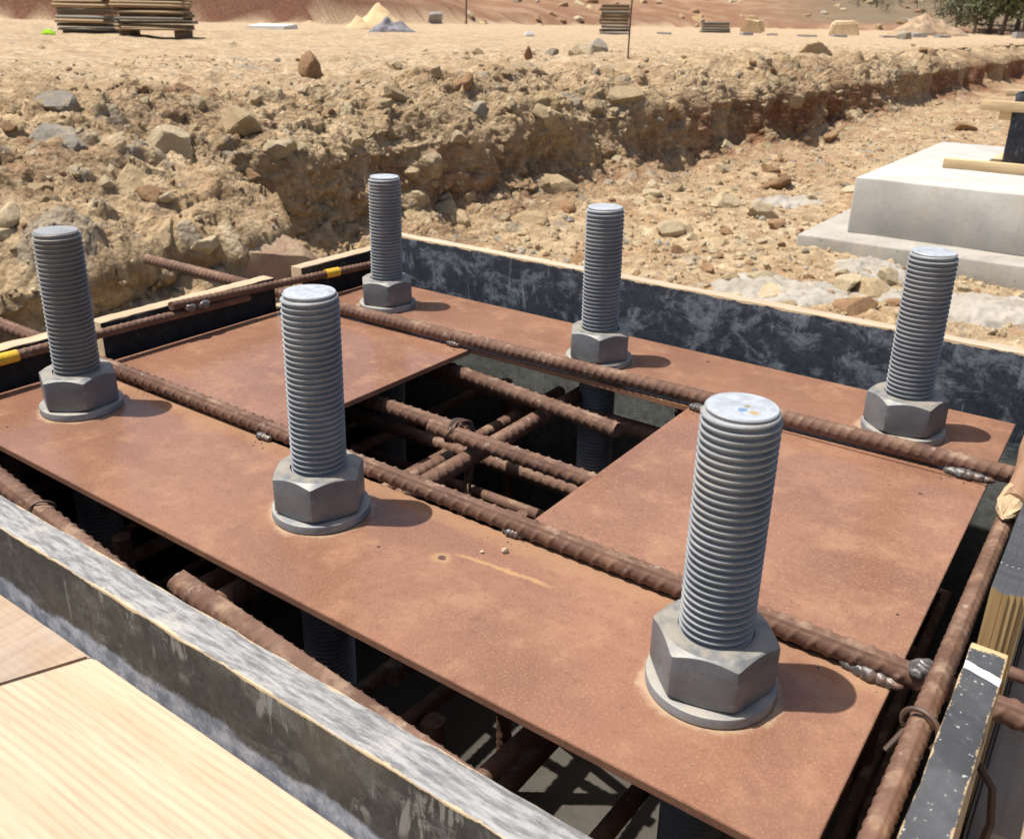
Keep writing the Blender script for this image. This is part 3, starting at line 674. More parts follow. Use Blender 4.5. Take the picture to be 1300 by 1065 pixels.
def weld(loc, sx, sy, sz, rotz, seed):
    from mathutils import noise as mn
    bm = bmesh.new(); k = 5; rr = random.Random(seed)
    for j in range(k):
        t = (j / (k - 1) - 0.5) * 1.5; m = bmesh.ops.create_icosphere(bm, subdivisions=3, radius=1.0)
        f = 1 - 0.55 * abs(t) ** 2 + rr.uniform(-.12, .12)
        for v in m['verts']:
            g = 1 + 0.22 * mn.noise(v.co * 2.2 + Vector((seed * 3.1 + j, 0, 0)))
            v.co = Vector((v.co.x * sx * 0.42 * g + t * sx, v.co.y * sy * f * g, v.co.z * sz * f * g))
    for j in range(5):
        m = bmesh.ops.create_icosphere(bm, subdivisions=1, radius=rr.uniform(.0006, .0013)); d = Vector((rr.uniform(-1.8, 1.8) * sx, -abs(rr.gauss(1.3, .5)) * sy * 1.5, -0.0035))
        for v in m['verts']: v.co += d
    return link('weld_bead', bmm('weld_bead', bm, True, 60), tmpl, MAT['weld'], loc, (0, 0, rotz))
for i, (q, sx, sy, sz) in enumerate([((188, 493), .012, .008, .007), ((334, 555), .013, .009, .007), ((651, 677), .014, .010, .008), ((574, 437), .014, .008, .008),
                                     ((886, 519), .015, .009, .008), ((1230, 604), .028, .011, .009), ((1104, 856), .027, .012, .010)]):
    p = onz(q, 0.004); weld(p + Vector((0, 0.003, 0)), sx * .95, sy * .9, sz * .85, R.uniform(-.12, .12), i + 1)
weld((1.309, 0.238, 0.0235), 0.013, 0.010, 0.008, 1.3, 12)
for i, (q, s) in enumerate([((641, 699), .0045), ((330, 548), .003), ((612, 700), .002)]):
    blob('plate_crumb', onz(q, 0.002), s, s * .8, s * .8, 0.4, None, MAT['rock_cream'], 30 + i, 0.5, 2)
    tag(bpy.context.scene.collection.objects[-1], 'tiny pale stone crumb lying on the rusted plate', 'crumb', 'stone crumbs on the rusted plate')

# ------------------------------------------------------------------ anchor bolts
def thread_mesh(z0, z1, rad=0.032, p=0.0066, n=56):
    fr = [0.0, 0.20, 0.40, 0.62]; dep = 0.0042; rs = [rad, rad, rad - dep, rad - dep]; rc = 0.0285
    k0 = int(math.floor(z0 / p)) - 2; k1 = int(math.ceil(z1 / p)) + 1
    rows = [(k + f, r) for k in range(k0, k1) for f, r in zip(fr, rs)]
    V = []
    for (kk, r) in rows:
        for j in range(n):
            t = j / n; z = (kk + t) * p; an = 2 * math.pi * t; rr = r
            if z > z1 - 0.007: rr = min(rr, rad - (z - (z1 - 0.007)) * 0.42)
            if z >= z1: z, rr = z1, rc
            if z <= z0: z, rr = z0, rc
            V.append((rr * math.cos(an), rr * math.sin(an), z))
    F = []
    for i in range(len(rows) - 1):
        for j in range(n):
            if j < n - 1: F.append((i * n + j, i * n + j + 1, (i + 1) * n + j + 1, (i + 1) * n + j))
            elif i + 5 < len(rows): F.append((i * n + j, (i + 4) * n, (i + 5) * n, (i + 1) * n + j))
    V = np.array(V); F = np.array(F)
    zz = V[F][:, :, 2]; keep = ~((zz >= z1 - 1e-9).all(1) | (zz <= z0 + 1e-9).all(1))
    return npmesh('threaded_rod', V, F[keep], True, 28)
def nut_mesh(h=0.049, ap=0.0485, bore=0.0315, n=120):
    th = np.arange(n) * 2 * np.pi / n; RR = ap / np.cos(np.mod(th + np.pi / 6, np.pi / 3) - np.pi / 6 if False else (np.mod(th, np.pi / 3) - np.pi / 6))
    r0 = ap * 0.965; RR = np.minimum(RR, ap * 1.142)
    ring = lambda r, z: np.c_[r * np.cos(th), r * np.sin(th), z * np.ones(n)]
    zt = h - np.maximum(0, RR - r0) * 0.66; zb = np.maximum(0, RR - r0) * 0.45
    V = np.r_[ring(np.full(n, bore), h - 0.006), ring(np.full(n, bore + 0.0012), h), ring(np.full(n, r0), h), ring(RR * 0.995, zt), ring(RR, zt - 0.0012), ring(RR, zb + 0.001), ring(RR * 0.995, zb), ring(np.full(n, r0), 0), ring(np.full(n, bore), 0)]
    m = 9; idx = np.arange(m * n).reshape(m, n); nx = np.roll(idx, -1, 1)
    F = np.stack([idx[:-1], nx[:-1], nx[1:], idx[1:]], -1).reshape(-1, 4)[:, ::-1]
    return npmesh('nut', V, F, True, 24)
def washer_mesh(ro=0.0575, ri=0.033, t=0.0105, n=96):
    th = np.arange(n) * 2 * np.pi / n; ring = lambda r, z: np.c_[r * np.cos(th), r * np.sin(th), np.full(n, z)]
    V = np.r_[ring(ri, 0), ring(ri, t), ring(ro - .0015, t), ring(ro - .0004, t - .0004), ring(ro, t - .0015), ring(ro, .0012), ring(ro - .001, 0)]
    m = 7; idx = np.arange(m * n).reshape(m, n); nx = np.roll(idx, -1, 1)
    F = np.stack([idx[:-1], nx[:-1], nx[1:], idx[1:]], -1).reshape(-1, 4)[:, ::-1]
    return npmesh('washer', V, F, True, 35)
NUT, WASH = nut_mesh(), washer_mesh(); NUT.materials.append(MAT['galvd']); WASH.materials.append(MAT['galvw'])
BL = ['tall galvanised anchor bolt by the yellow taped bar, its end face dull grey', 'galvanised anchor bolt with bright end face, middle of the row nearer the timber plank',
      'galvanised anchor bolt whose end face has blue and orange paint specks', 'galvanised anchor bolt in the corner between taped bar and smeared black board',
      'galvanised anchor bolt, middle one of the row along the smeared black board', 'galvanised anchor bolt beside the broken stick and the smeared black board']
hr = Vector((CR.x, CR.y, 0)).normalized()
for i, (bx, by, h, lean, na) in enumerate(BOLTS):
    t = empty('anchor_bolt', (bx, by, 0)); tag(t, BL[i], 'anchor bolt', 'anchor bolts standing through the rusted plate')
    me = thread_mesh(-0.56, h); rod = link('threaded_rod', me, t, MAT['galvs'] if i == 0 else MAT['galv'])
    ax = (Vector((0, 0, 1)) * h + hr * lean).normalized()
    rod.rotation_mode = 'QUATERNION'; rod.rotation_quaternion = Vector((0, 0, 1)).rotation_difference(ax)
    n = 48; th = np.arange(n) * 2 * np.pi / n
    V = [(0.0286 * math.cos(a), 0.0286 * math.sin(a), h - 0.0002) for a in th] + [(0.0278 * math.cos(a), 0.0278 * math.sin(a), h + 0.0012) for a in th] + [(0.019 * math.cos(a), 0.019 * math.sin(a), h + 0.0014) for a in th] + [(0, 0, h + 0.0012)]
    F = [(k * n + j, k * n + (j + 1) % n, (k + 1) * n + (j + 1) % n, (k + 1) * n + j) for k in (0, 1) for j in range(n)]
    me2 = bpy.data.meshes.new('end_face'); me2.from_pydata(V, [], F + [(2 * n + j, 2 * n + (j + 1) % n, 3 * n) for j in range(n)]); me2.update()
    me2.polygons.foreach_set('use_smooth', np.full(len(me2.polygons), True, dtype=bool)); me2.set_sharp_from_angle(angle=math.radians(25))
    link('end_face', me2, rod, MAT['btopp'] if i == 2 else (MAT['galv'] if i == 0 else MAT['btop']))
    link('washer', WASH, t, None, (0.0008, -0.0006, 0.0004), (0, 0, i * 1.1))
    link('nut', NUT, t, None, (0, 0, 0.0112), (math.radians(R.uniform(-.6, .6)), math.radians(R.uniform(-.6, .6)), math.radians(na)))

# ------------------------------------------------------------------ formwork boards
def top_or_side(nv): return 1 if nv.z > 0.6 else 0
def ends_too(ax):
    def f(nv): return 1 if (nv.z > 0.6 or abs(nv[ax]) > 0.7) else 0
    return f
BACK_Y0, BACK_Z, LEFT_Z, FR_Z = 0.985, 0.097, 0.060, 0.045
def board(name, x0, x1, y0, y1, ztop, zbot, mats, axis, fn, label, cuts=40, jit=0.0012, seed=1, bev=0.0012, cat='form board', group='plywood boards of the formwork box'):
    me = box_mesh(name, x1 - x0, y1 - y0, ztop - zbot, bev, cuts, jit, True, seed, fn, axis)
    o = link(name, me, None, mats, ((x0 + x1) / 2, (y0 + y1) / 2, ztop)); tag(o, label, cat, group); return o
board('form_board', -0.050, 1.62, BACK_Y0, BACK_Y0 + 0.026, BACK_Z, -0.62, [MAT['film_back'], MAT['edge_raw_x']], 0, ends_too(0), 'long blue black plywood form board smeared with grey cement', 80, 0.0016, 2)
board('form_board', -0.050, -0.019, -0.10, 0.212, LEFT_Z, -0.62, [MAT['film_left'], MAT['edge_raw']], 1, ends_too(1), 'black faced plywood form board behind the bar with the yellow tape end', 24, 0.0012, 4)
board('form_board', -0.050, -0.019, 0.280, 0.655, LEFT_Z + 0.002, -0.62, [MAT['film_left'], MAT['edge_raw']], 1, ends_too(1), 'black faced plywood form board with both notch ends splintered, between two others', 30, 0.0012, 5)
board('form_board', -0.050, -0.019, 0.727, BACK_Y0 - 0.001, LEFT_Z + 0.007, -0.62, [MAT['film_left'], MAT['edge_raw']], 1, ends_too(1), 'short black faced plywood form board meeting the smeared back board', 22, 0.0012, 6)
# lower parts of the left side below the bar notches
board('form_board', -0.0495, -0.0195, 0.213, 0.279, -0.005, -0.62, [MAT['film_left'], MAT['edge_raw']], 1, top_or_side, 'low plywood filler board under the bar in the left notch by the taped bar', 6, 0.0006, 7)
board('form_board', -0.0495, -0.0195, 0.656, 0.726, -0.003, -0.62, [MAT['film_left'], MAT['edge_raw']], 1, top_or_side, 'low plywood filler board under the bar in the notch near the back corner', 6, 0.0006, 8)
fb = board('form_board', -0.30, 1.62, -0.139, -0.104, FR_Z, -0.62, [MAT['film_front'], MAT['top_dusted']], 0, top_or_side, 'thick dark form board with whitish cement dusted top edge beside the timber plank', 90, 0.0014, 9)
# right hand side boards
ra = board('form_board', 1.3425, 1.3695, -0.103, 0.205, 0.088, -0.62, [MAT['top_dark'], MAT['top_dark_marked']], 1, top_or_side, 'dark form board with a white paint stripe across its chipped top', 26, 0.0013, 10)
tb_ = empty('form_board', (1.356, 0.0, 0.086)); tag(tb_, 'dark topped form board with bare splintered layers showing at its end', 'form board', 'plywood boards of the formwork box')
nply = 6; w = 0.029 / nply
for k in range(nply):
    y0 = 0.302 + R.uniform(-0.004, 0.004); y1 = BACK_Y0 - 0.002
    me = box_mesh('ply', w * 0.9995, y1 - y0, 0.70, 0.0, 24, 0.0003, True, 20 + k, (lambda nv: 1 if nv.y < -0.6 else 0), 1, 1)
    link('ply', me, tb_, [MAT['top_dark'], MAT['ply_end']], (-0.0145 + w * (k + .5), (y0 + y1) / 2, R.uniform(-0.0003, 0.0003)))
board('form_board', 1.344, 1.368, 0.206, 0.301, -0.006, -0.62, [MAT['film_left'], MAT['edge_raw']], 1, top_or_side, 'low plywood filler board under the bar between striped and splintered boards', 8, 0.0006, 12)

# planks lying outside the front board
def plank(x0, x1, y0, y1, z, th, mat, label, seed, slant=0.0):
    bm = bmesh.new(); bmesh.ops.create_cube(bm, size=1)
    for v in bm.verts:
        sx = x0 if v.co.x < 0 else x1; sl = slant * (v.co.y + .5)
        v.co = Vector((sx + (sl), y0 + (v.co.y + .5) * (y1 - y0), z - th + (v.co.z + .5) * th))
    bmesh.ops.bevel(bm, geom=list(bm.edges), offset=0.003, segments=2, affect='EDGES')
    o = link('timber_plank', bmm('timber_plank', bm, True, 40), None, mat); tag(o, label, 'plank', 'timber planks outside the front form board'); return o
plank(0.424, 1.9, -0.62, -0.1395, -0.049, 0.045, MAT['timber'], 'pale sawn timber plank with fine saw marks against the front form board', 1, 0.20)
plank(-0.6, 0.421, -0.62, -0.1395, -0.051, 0.045, MAT['timber_b'], 'pinkish timber plank with knots butted against the pale sawn plank', 2, 0.20)

# ------------------------------------------------------------------ loose bars, tape, stick, tie wires
def solo(o, label, group=None): tag(o, label, 'rebar', group); return o
r3 = solo(rebar((1.3255, -0.10, 0.0350), (1.3265, 0.93, 0.0355), 0.0185, 100, seed=5, pitch=0.012), 'rusted ribbed bar lying across the welded bar ends along the splintered board')
b5 = empty('rebar', (0, 0, 0)); solo(b5, 'thin rusted bar with yellow tape at its near end along black boards')
rebar((0.0, -0.135, 0.0560), (0.0, 0.40, 0.0465), 0.0165, 40, parent=b5, name='ribbed_length', seed=6, n=24, step=0.0022)
rebar((0.0, 0.40, 0.0465), (0.0, 0.575, 0.0425), 0.016, 40, parent=b5, name='smooth_end', seed=7, smooth=True, n=20, step=0.006)
b6 = empty('rebar', (0, 0, 0)); solo(b6, 'thin rusted bar with a yellow tape band welded onto another bar')
rebar((0.0, 0.405, 0.0655), (0.0, 0.983, 0.0375), 0.0165, 20, parent=b6, name='ribbed_length', seed=8, n=24, step=0.0022)
def tape(y0, z0, y1, z1, parent):
    link('yellow_tape', tube_mesh('yellow_tape', [(0, y0 + (y1 - y0) * k / 5, z0 + (z1 - z0) * k / 5) for k in range(6)], [0.0094, 0.0098, 0.0095, 0.0099, 0.0096, 0.0095], 18), parent, MAT['tape'])
tape(0.045, 0.0532, 0.128, 0.0517, b5); tape(0.775, 0.0476, 0.812, 0.0458, b6)
for k in range(2): blob('weld_bead', (0.006, 0.44 + 0.028 * k, 0.0555 - 0.001 * k), 0.008, 0.013, 0.008, 0, b6, MAT['weld'], 40 + k)
# bars just inside the front board
CG = 'bars of the cage under the rusted plate'
solo(rebar((-0.02, -0.020, 0.004), (0.72, -0.091, -0.004), 0.0265, 120, seed=9), 'rusted ribbed bar with tie wire beside the dusted board')
solo(rebar((0.652, -0.052, 0.001), (1.12, -0.089, 0.0), 0.0275, 65, seed=10, pitch=0.016), 'thick ribbed bar with cut end leaning on the dusted board')
# bars seen through the opening
H1a = solo(rebar((0.02, 0.492, -0.040), (0.615, 0.477, -0.036), 0.0255, 115, seed=11), 'ribbed bar ending at the tie wire in the opening', None)
H1b = solo(rebar((0.555, 0.462, -0.033), (1.27, 0.452, -0.036), 0.0255, 115, seed=12), 'ribbed bar running from the tie wire under the plate beside the painted bolt', None)
H2 = solo(rebar((0.10, 0.728, -0.045), (0.795, 0.618, -0.032), 0.0255, 110, seed=13), 'slanting ribbed bar with a clean cut end inside the opening', None)
crs = solo(rebar((0.633, -0.02, -0.0655), (0.628, 0.93, -0.0655), 0.025, 60, seed=14), 'ribbed cross bar passing under the tied bars in the opening', None)
crs2 = solo(rebar((0.545, 0.02, -0.100), (0.56, 0.50, -0.100), 0.022, 60, seed=15), 'short ribbed bar beneath the cross bar in the opening', None)
solo(rebar((0.03, 0.792 - 0.05, -0.085), (1.27, 0.748, -0.085), 0.025, 60, seed=16), 'dark ribbed bar under the far edge of the opening', None)
solo(rebar((0.46, 0.405, -0.105), (0.80, 0.395, -0.100), 0.022, 60, seed=23), 'short dark bar with cut end under the tied bars in the opening')
solo(rebar((0.505, 0.10, -0.135), (0.515, 0.90, -0.130), 0.022, 60, seed=24), 'deeper ribbed bar crossing below the slanting cut bar')
solo(rebar((0.05, 0.565, -0.125), (1.25, 0.555, -0.12), 0.022, 60, seed=25), 'deeper ribbed bar running below the tied bars')
solo(rebar((0.80, 0.10, -0.150), (0.79, 0.92, -0.145), 0.022, 60, seed=26), 'deeper ribbed bar crossing below the cut bar end')
solo(rebar((0.70, 0.56, -0.58), (0.755, 0.42, -0.10), 0.018, 60, seed=27, n=20, step=0.004), 'leaning dark bar standing below the tied bars')
cg = 'dark rebar of the cage inside the formwork box'
for k, (x, y) in enumerate([(0.06, 0.06), (0.36, 0.05), (0.90, 0.05), (1.23, 0.07), (0.06, 0.88), (0.40, 0.89), (0.78, 0.90), (1.23, 0.88), (0.05, 0.47), (1.24, 0.47), (0.745, 0.40)]):
    solo(rebar((x, y, -0.60), (x + R.uniform(-.01, .01), y + R.uniform(-.01, .01), -0.07 - 0.03 * (k % 3)), 0.025, 30, step=0.005, n=16, pitch=0.016, seed=17), 'upright rebar of the cage standing in the dark under the plate', 'upright cage bars under the plate')
for k, z in enumerate((-0.16, -0.30, -0.44)):
    t = empty('stirrup', (0, 0, z)); tag(t, 'square rebar stirrup hooped round the upright cage bars, %s' % ('topmost one', 'middle one', 'lowest one')[k], 'stirrup', 'stirrups of the cage under the plate')
    for a, b in (((0.035, 0.035), (1.255, 0.035)), ((1.255, 0.035), (1.255, 0.91)), ((1.255, 0.91), (0.035, 0.91)), ((0.035, 0.91), (0.035, 0.035))):
        rebar((a[0], a[1], 0), (b[0], b[1], 0), 0.016, 30, step=0.006, n=12, pitch=0.012, parent=t, name='side', seed=18)
for k, (y, z) in enumerate([(0.30, -0.20), (0.60, -0.22), (0.14, -0.155)]):
    solo(rebar((0.03, y, z), (1.26, y + 0.01, z), 0.020, 30, step=0.005, n=14, seed=19), 'lower crosswise bar in the shade under the plate', 'crosswise cage bars in the shade')
for k, (x, z) in enumerate([(0.30, -0.18), (0.98, -0.18), (0.70, -0.25)]):
    solo(rebar((x, 0.03, z), (x + 0.01, 0.92, z), 0.020, 30, step=0.005, n=14, seed=19), 'lower lengthwise bar in the shade under the plate', 'lengthwise cage bars in the shade')
for k, (x, z) in enumerate([(0.86, -0.14), (0.99, -0.11), (1.09, -0.16), (1.20, -0.12)]):
    solo(rebar((x, -0.095, z), (x + 0.015, 0.40, z - 0.01), 0.018, 30, step=0.004, n=16, seed=22), 'dark bar end reaching towards the dusted board under the plate', 'bar ends in the front gap')
solo(rebar((1.10, 0.02, -0.135), (1.12, -0.095, -0.11), 0.024, 40, seed=20), 'short cut bar end poking out at the front gap')
# tie wires
def wire(name, pts, r, label, mat='wire', cat='tie wire'):
    o = link(name, tube_mesh(name, pts, r, 6), None, MAT[mat]); tag(o, label, cat); return o
tw = empty('tie_wire', (0.60, 0.47, -0.03)); tag(tw, 'bundle of twisted tie wire knotted round two crossing bars in the opening', 'tie wire')
for k in range(5):
    rr = random.Random(k); pts = []
    for j in range(15):
        a = -0.9 + j / 14 * 4.6
        pts.append((math.sin(k * 2.1) * 0.004 + 0.004 * math.sin(a * 2 + k) + 0.022 * (j / 14 - .4), -0.0195 * math.cos(a) - 0.001 + 0.001 * k, 0.0195 * math.sin(a) - 0.004))
    for j in range(6): pts.append((pts[-1][0] + rr.uniform(-.004, .006), pts[-1][1] - 0.004, pts[-1][2] - 0.016 - 0.002 * k))
    link('strand', tube_mesh('strand', pts, 0.0018, 6), tw, MAT['wire'])
wire('tie_wire', [(1.3258 + 0.0145 * math.cos(a), 0.140 + 0.010 * math.sin(a * .5), 0.0355 + 0.0145 * math.sin(a)) for a in np.linspace(-0.7, 3.9, 20)] + [(1.306, 0.137, 0.008)], 0.0024, 'single tie wire hooked over the bar along the striped board')
wire('tie_wire', [(0.40 + 0.004 * math.sin(a * 2), -0.0603 + 0.0155 * math.cos(a), -0.0015 + 0.0155 * math.sin(a)) for a in np.linspace(-0.5, 5.4, 26)], 0.0016, 'thin tie wire wrapped round the bar beside the dusted board')
wire('tie_wire', [(1.362, 0.170, 0.004), (1.372, 0.160, 0.010), (1.383, 0.148, 0.006), (1.388, 0.140, -0.02), (1.384, 0.135, -0.06)], 0.0035, 'bent wire sticking out below the striped board')
solo(rebar((1.372, 0.262, 0.034), (1.66, 0.258, 0.032), 0.0125, 30, seed=21, smooth=True, n=14, step=0.008), 'thin smooth rod lying beside the welded bar outside the striped board')
# broken stick on the long bar
st = empty('broken_stick', (1.327, 0.535, 0.057)); tag(st, 'brown broken stick with splintered pale end on the ribbed bar', 'stick')
pts = [(0.003 - 0.004 * k / 10 + 0.003 * math.sin(k), 0.010 + 0.040 * k, 0.001 + 0.0006 * k) for k in range(11)]
link('bark', tube_mesh('bark', pts, [0.0125, 0.0135, 0.0128, 0.0122, 0.0125, 0.012, 0.0118, 0.012, 0.0115, 0.0112, 0.0105], 14), st, MAT['bark'])
bm = bmesh.new(); nn = 14; rings = [(0.030, 0.0136), (0.016, 0.0140), (0.004, 0.0128), (-0.008, 0.0085), (-0.016, 0.002)]; rows = []
rs_ = random.Random(4)
for y, r in rings:
    rows.append([bm.verts.new((0.003 + r * math.cos(a) * rs_.uniform(.86, 1.12) - (0.030 - y) * 0.12, y + rs_.uniform(-.003, .003) - 0.006 * math.cos(a + .6), 0.001 + r * math.sin(a) * rs_.uniform(.86, 1.1) - (0.03 - y) * 0.15)) for a in np.arange(nn) * 2 * math.pi / nn])
for a, b in zip(rows[:-1], rows[1:]):
    for j in range(nn): bm.faces.new((a[j], a[(j + 1) % nn], b[(j + 1) % nn], b[j]))
bm.faces.new(rows[-1])
link('splintered_end', bmm('splintered_end', bm, False), st, MAT['splinter'])
# scrap of timber outside on the right
bs = link('timber_offcut', box_mesh('timber_offcut', 0.09, 0.20, 0.045, 0.003, 6, 0.001, False, 33), None, MAT['timber_far'], (1.445, 0.145, -0.16), (0, 0, 0.1)); tag(bs, 'small timber offcut on the outer waler below the striped board', 'offcut')
wl = link('waler', box_mesh('waler', 0.10, 1.9, 0.09, 0.003, 12, 0.0015, False, 34), None, MAT['timber_b'], (1.424, 0.35, -0.25)); tag(wl, 'timber waler running along the outside of the striped board', 'waler')

# ------------------------------------------------------------------ the neighbouring footing with its formed pedestal, and a further one
footing(0.60, 9.05, 1.295, 1.66, -0.60, -1.065, -1.40, 1.60, 2.02, 'large pale concrete footing with a ledge, dark pedestal form standing on it')
pf = empty('pedestal_form', (0.62, 9.03, -0.60)); tag(pf, 'dark formed pedestal box braced by timber walers on the near footing', 'formwork')
def pbox(name, x0, x1, y0, y1, z0, z1, mat, parent, seed=1, axis=0, cuts=10):
    return link(name, box_mesh(name, x1 - x0, y1 - y0, z1 - z0, 0.004, cuts, 0.003, False, seed, None, axis), parent, mat, ((x0 + x1) / 2 - parent.location.x, (y0 + y1) / 2 - parent.location.y, z0 - parent.location.z))
x0, x1, y0, y1 = 0.215, 1.05, 8.58, 9.50
pbox('panel', x0, x1, y0, y0 + 0.021, -0.598, 0.06, MAT['film_ped'], pf, 1); pbox('panel', x0, x1, y1 - 0.021, y1, -0.598, 0.05, MAT['film_ped'], pf, 2)
pbox('panel', x0, x0 + 0.021, y0 + 0.0215, y1 - 0.0215, -0.598, 0.065, MAT['film_ped'], pf, 3, 1); pbox('panel', x1 - 0.021, x1, y0 + 0.0215, y1 - 0.0215, -0.598, 0.06, MAT['film_ped'], pf, 4, 1)
pbox('waler', -0.24, 1.5, 8.48, 8.578, -0.597, -0.515, MAT['timber_far'], pf, 5); pbox('waler', 0.115, 0.213, 8.58, 9.9, -0.597, -0.505, MAT['timber_far'], pf, 6, 1)
pbox('waler', -0.03, 1.5, 8.48, 8.578, -0.085, -0.005, MAT['timber_far'], pf, 7); pbox('waler', 0.115, 0.213, 8.58, 10.0, -0.165, -0.087, MAT['timber_far'], pf, 8, 1)
pbox('waler', 0.05, 0.213, 9.20, 9.30, 0.0, 0.055, MAT['film_left'], pf, 9); pbox('template_plate', 0.30, 1.0, 8.66, 9.42, 0.066, 0.08, MAT['plate'], pf, 10)
footing(0.60, 17.3, 1.0, 1.66, -0.62, -1.065, -1.215, 1.2, 2.0, 'pale concrete footing farther along the trench behind the dark pedestal form')

# spilled concrete crusts on the trench floor
def crust(q, sx, sy, sz, rot, seed, label):
    """ragged lumpy crust that thins out into the soil"""
    p, nrm = hit(q); n = 90
    gx, gy = np.meshgrid(np.linspace(-1.35, 1.35, n), np.linspace(-1.35, 1.35, n), indexing='ij')
    ca, sa = math.cos(rot), math.sin(rot)
    wx = p.x + (gx * sx) * ca - (gy * sy) * sa; wy = p.y + (gx * sx) * sa + (gy * sy) * ca
    Q = np.c_[wx.ravel(), wy.ravel(), np.zeros(n * n) + seed]
    base = np.array([drop(a, b)[0].z for a, b in zip(Q[:, 0], Q[:, 1])])
    rr_ = np.hypot(gx, gy).ravel() + 0.45 * fbm(Q * 4, 4, seed)
    h = np.clip(1.0 - rr_, -0.8, 1); h = np.where(h > 0, h ** 0.6, h * 1.5) * sz
    sm = base.reshape(n, n)
    for _ in range(6): sm = (sm + np.roll(sm, 1, 0) + np.roll(sm, -1, 0) + np.roll(sm, 1, 1) + np.roll(sm, -1, 1)) / 5
    z = sm.ravel() + h + (0.018 * fbm(Q * 14, 4, seed + 3, 0.65) + 0.03 * fbm(Q * 5, 2, seed + 4)) + facets(Q * 16, seed)[0] * 0.016
    V = np.c_[Q[:, 0] - p.x, Q[:, 1] - p.y, z - p.z]
    idx = np.arange(n * n).reshape(n, n); F = np.stack([idx[:-1, :-1], idx[1:, :-1], idx[1:, 1:], idx[:-1, 1:]], -1).reshape(-1, 4)
    F = F[(h[F] > -0.7 * sz).any(1)]
    o = link('concrete_spill', npmesh('concrete_spill', V, F, True), None, MAT['spill'], p); tag(o, label, 'concrete spill', 'hardened concrete spills on the trench floor')
crust((1000, 258), 0.46, 0.22, 0.05, 0.4, 51, 'smooth grey slab of spilled concrete among rocks left of the footing')
crust((985, 372), 0.50, 0.30, 0.05, 0.3, 52, 'pale spilled concrete crust along the smeared back board')
crust((1110, 345), 0.40, 0.30, 0.06, 0.9, 53, 'rough spilled concrete crust below the footing ledge corner')
crust((1240, 392), 0.42, 0.36, 0.07, 0.2, 54, 'rough white spilled concrete heap behind the bolt by the broken stick')
crust((1165, 385), 0.30, 0.24, 0.04, 0.2, 56, 'small flat concrete crust between two larger spills')

# ------------------------------------------------------------------ rocks
def rock_mesh(seed):
    rr = np.random.default_rng(seed); bm = bmesh.new(); bmesh.ops.create_icosphere(bm, subdivisions=4, radius=1.0)
    N = rr.standard_normal((15, 3)); N /= np.linalg.norm(N, axis=1)[:, None]; H = rr.uniform(0.62, 1.0, 15)
    P = np.array([v.co[:] for v in bm.verts]); d = P @ N.T
    r = np.where(d > 0.05, H / np.maximum(d, 0.05), 9).min(1); r = np.minimum(r, 1.25)
    r = r * (1 + 0.045 * fbm(P * 2.6 + seed, 3, seed) + 0.03 * fbm(P * 8 + seed, 2, seed))
    for v, k in zip(bm.verts, r): v.co = v.co * k
    me = bmm('rock', bm, True, 22); return me
ROCKS = {}
def rock_obj(k, matname, name='rock'):
    key = (k % 8, matname)
    if key not in ROCKS:
        me = ROCKS.get(('m', k % 8)) or rock_mesh(100 + k % 8)
        ROCKS[('m', k % 8)] = me
        m2 = me.copy(); m2.materials.append(MAT[matname]); ROCKS[key] = m2
    return link(name, ROCKS[key])
def place_rock(q, size, matname, label, group=None, k=0, sink=0.35, asp=(1, .8, .7), rot=None):
    p, nrm = hit(q)
    if p is None: return None
    o = rock_obj(k, matname); rr = random.Random(k * 17 + int(q[0]))
    s = size / 2; o.scale = (s * asp[0], s * asp[1], s * asp[2])
    o.rotation_euler = rot or (rr.uniform(-.5, .5), rr.uniform(-.5, .5), rr.uniform(0, 6.28))
    o.location = p - nrm * (s * asp[2] * sink); tag(o, label, 'rock', group); return o
place_rock((212, 190), 0.46, 'rock_cream', 'large cream rock jutting from the earth bank with shade beneath', None, 0, 0.3)
place_rock((62, 172), 0.42, 'rock_grey', 'blue grey rock set in the left upper bank', None, 1, 0.65)
place_rock((165, 235), 0.40, 'rock_tan', 'rounded tan rock below the large cream rock', None, 2, 0.6)
place_rock((75, 130), 0.34, 'rock_grey', 'grey rock on the bank crest above the blue grey rock', None, 3, 0.65)
o = place_rock((392, 305), 1.0, 'rock_pink', 'big reddish rock buttress at the foot of the bank beside the taped bar', None, 4, 0.55, (1, .8, .85), (0.1, 0.5, 0.5)); o.location = (-3.06, 3.02, -0.98)
place_rock((300, 160), 0.44, 'rock_tan', 'angular tan rock at the upper bank with deep shade under it', None, 5, 0.5)
place_rock((352, 190), 0.30, 'rock_cream', 'small pale rock perched on a ledge of the bank', None, 6, 0.2)
place_rock((402, 98), 0.30, 'rock_brown', 'orange brown block standing on the bank crest', None, 7, -0.5, (.8, .8, 1.1))
place_rock((756, 66), 0.44, 'rock_grey', 'dark grey angular rock on the plateau edge near the thin stake', None, 1, -0.3, (1, .8, .9))
place_rock((738, 70), 0.40, 'rock_cream', 'cream rock leaning on the dark grey angular rock', None, 2, -0.2)
place_rock((672, 75), 0.22, 'rock_brown', 'small upright brown rock standing on the plateau crest', None, 3, -0.6, (.6, .6, 1.2))
place_rock((700, 70), 0.26, 'rock_grey', 'small grey rock on the crest beside the upright brown rock', None, 5, -0.3)
place_rock((690, 140), 0.46, 'rock_tan', 'squared tan rock wedged in the middle of the bank', None, 0, 0.5)
place_rock((605, 140), 0.36, 'rock_grey', 'grey tan slab tilted in the bank face', None, 6, 0.5)
place_rock((790, 125), 0.55, 'rock_tan', 'dark tan rock overhanging a shaded hollow of the bank', None, 3, 0.4)
place_rock((710, 240), 0.62, 'rock_tan', 'wide flat topped rock at the bank foot', None, 4, 0.55)
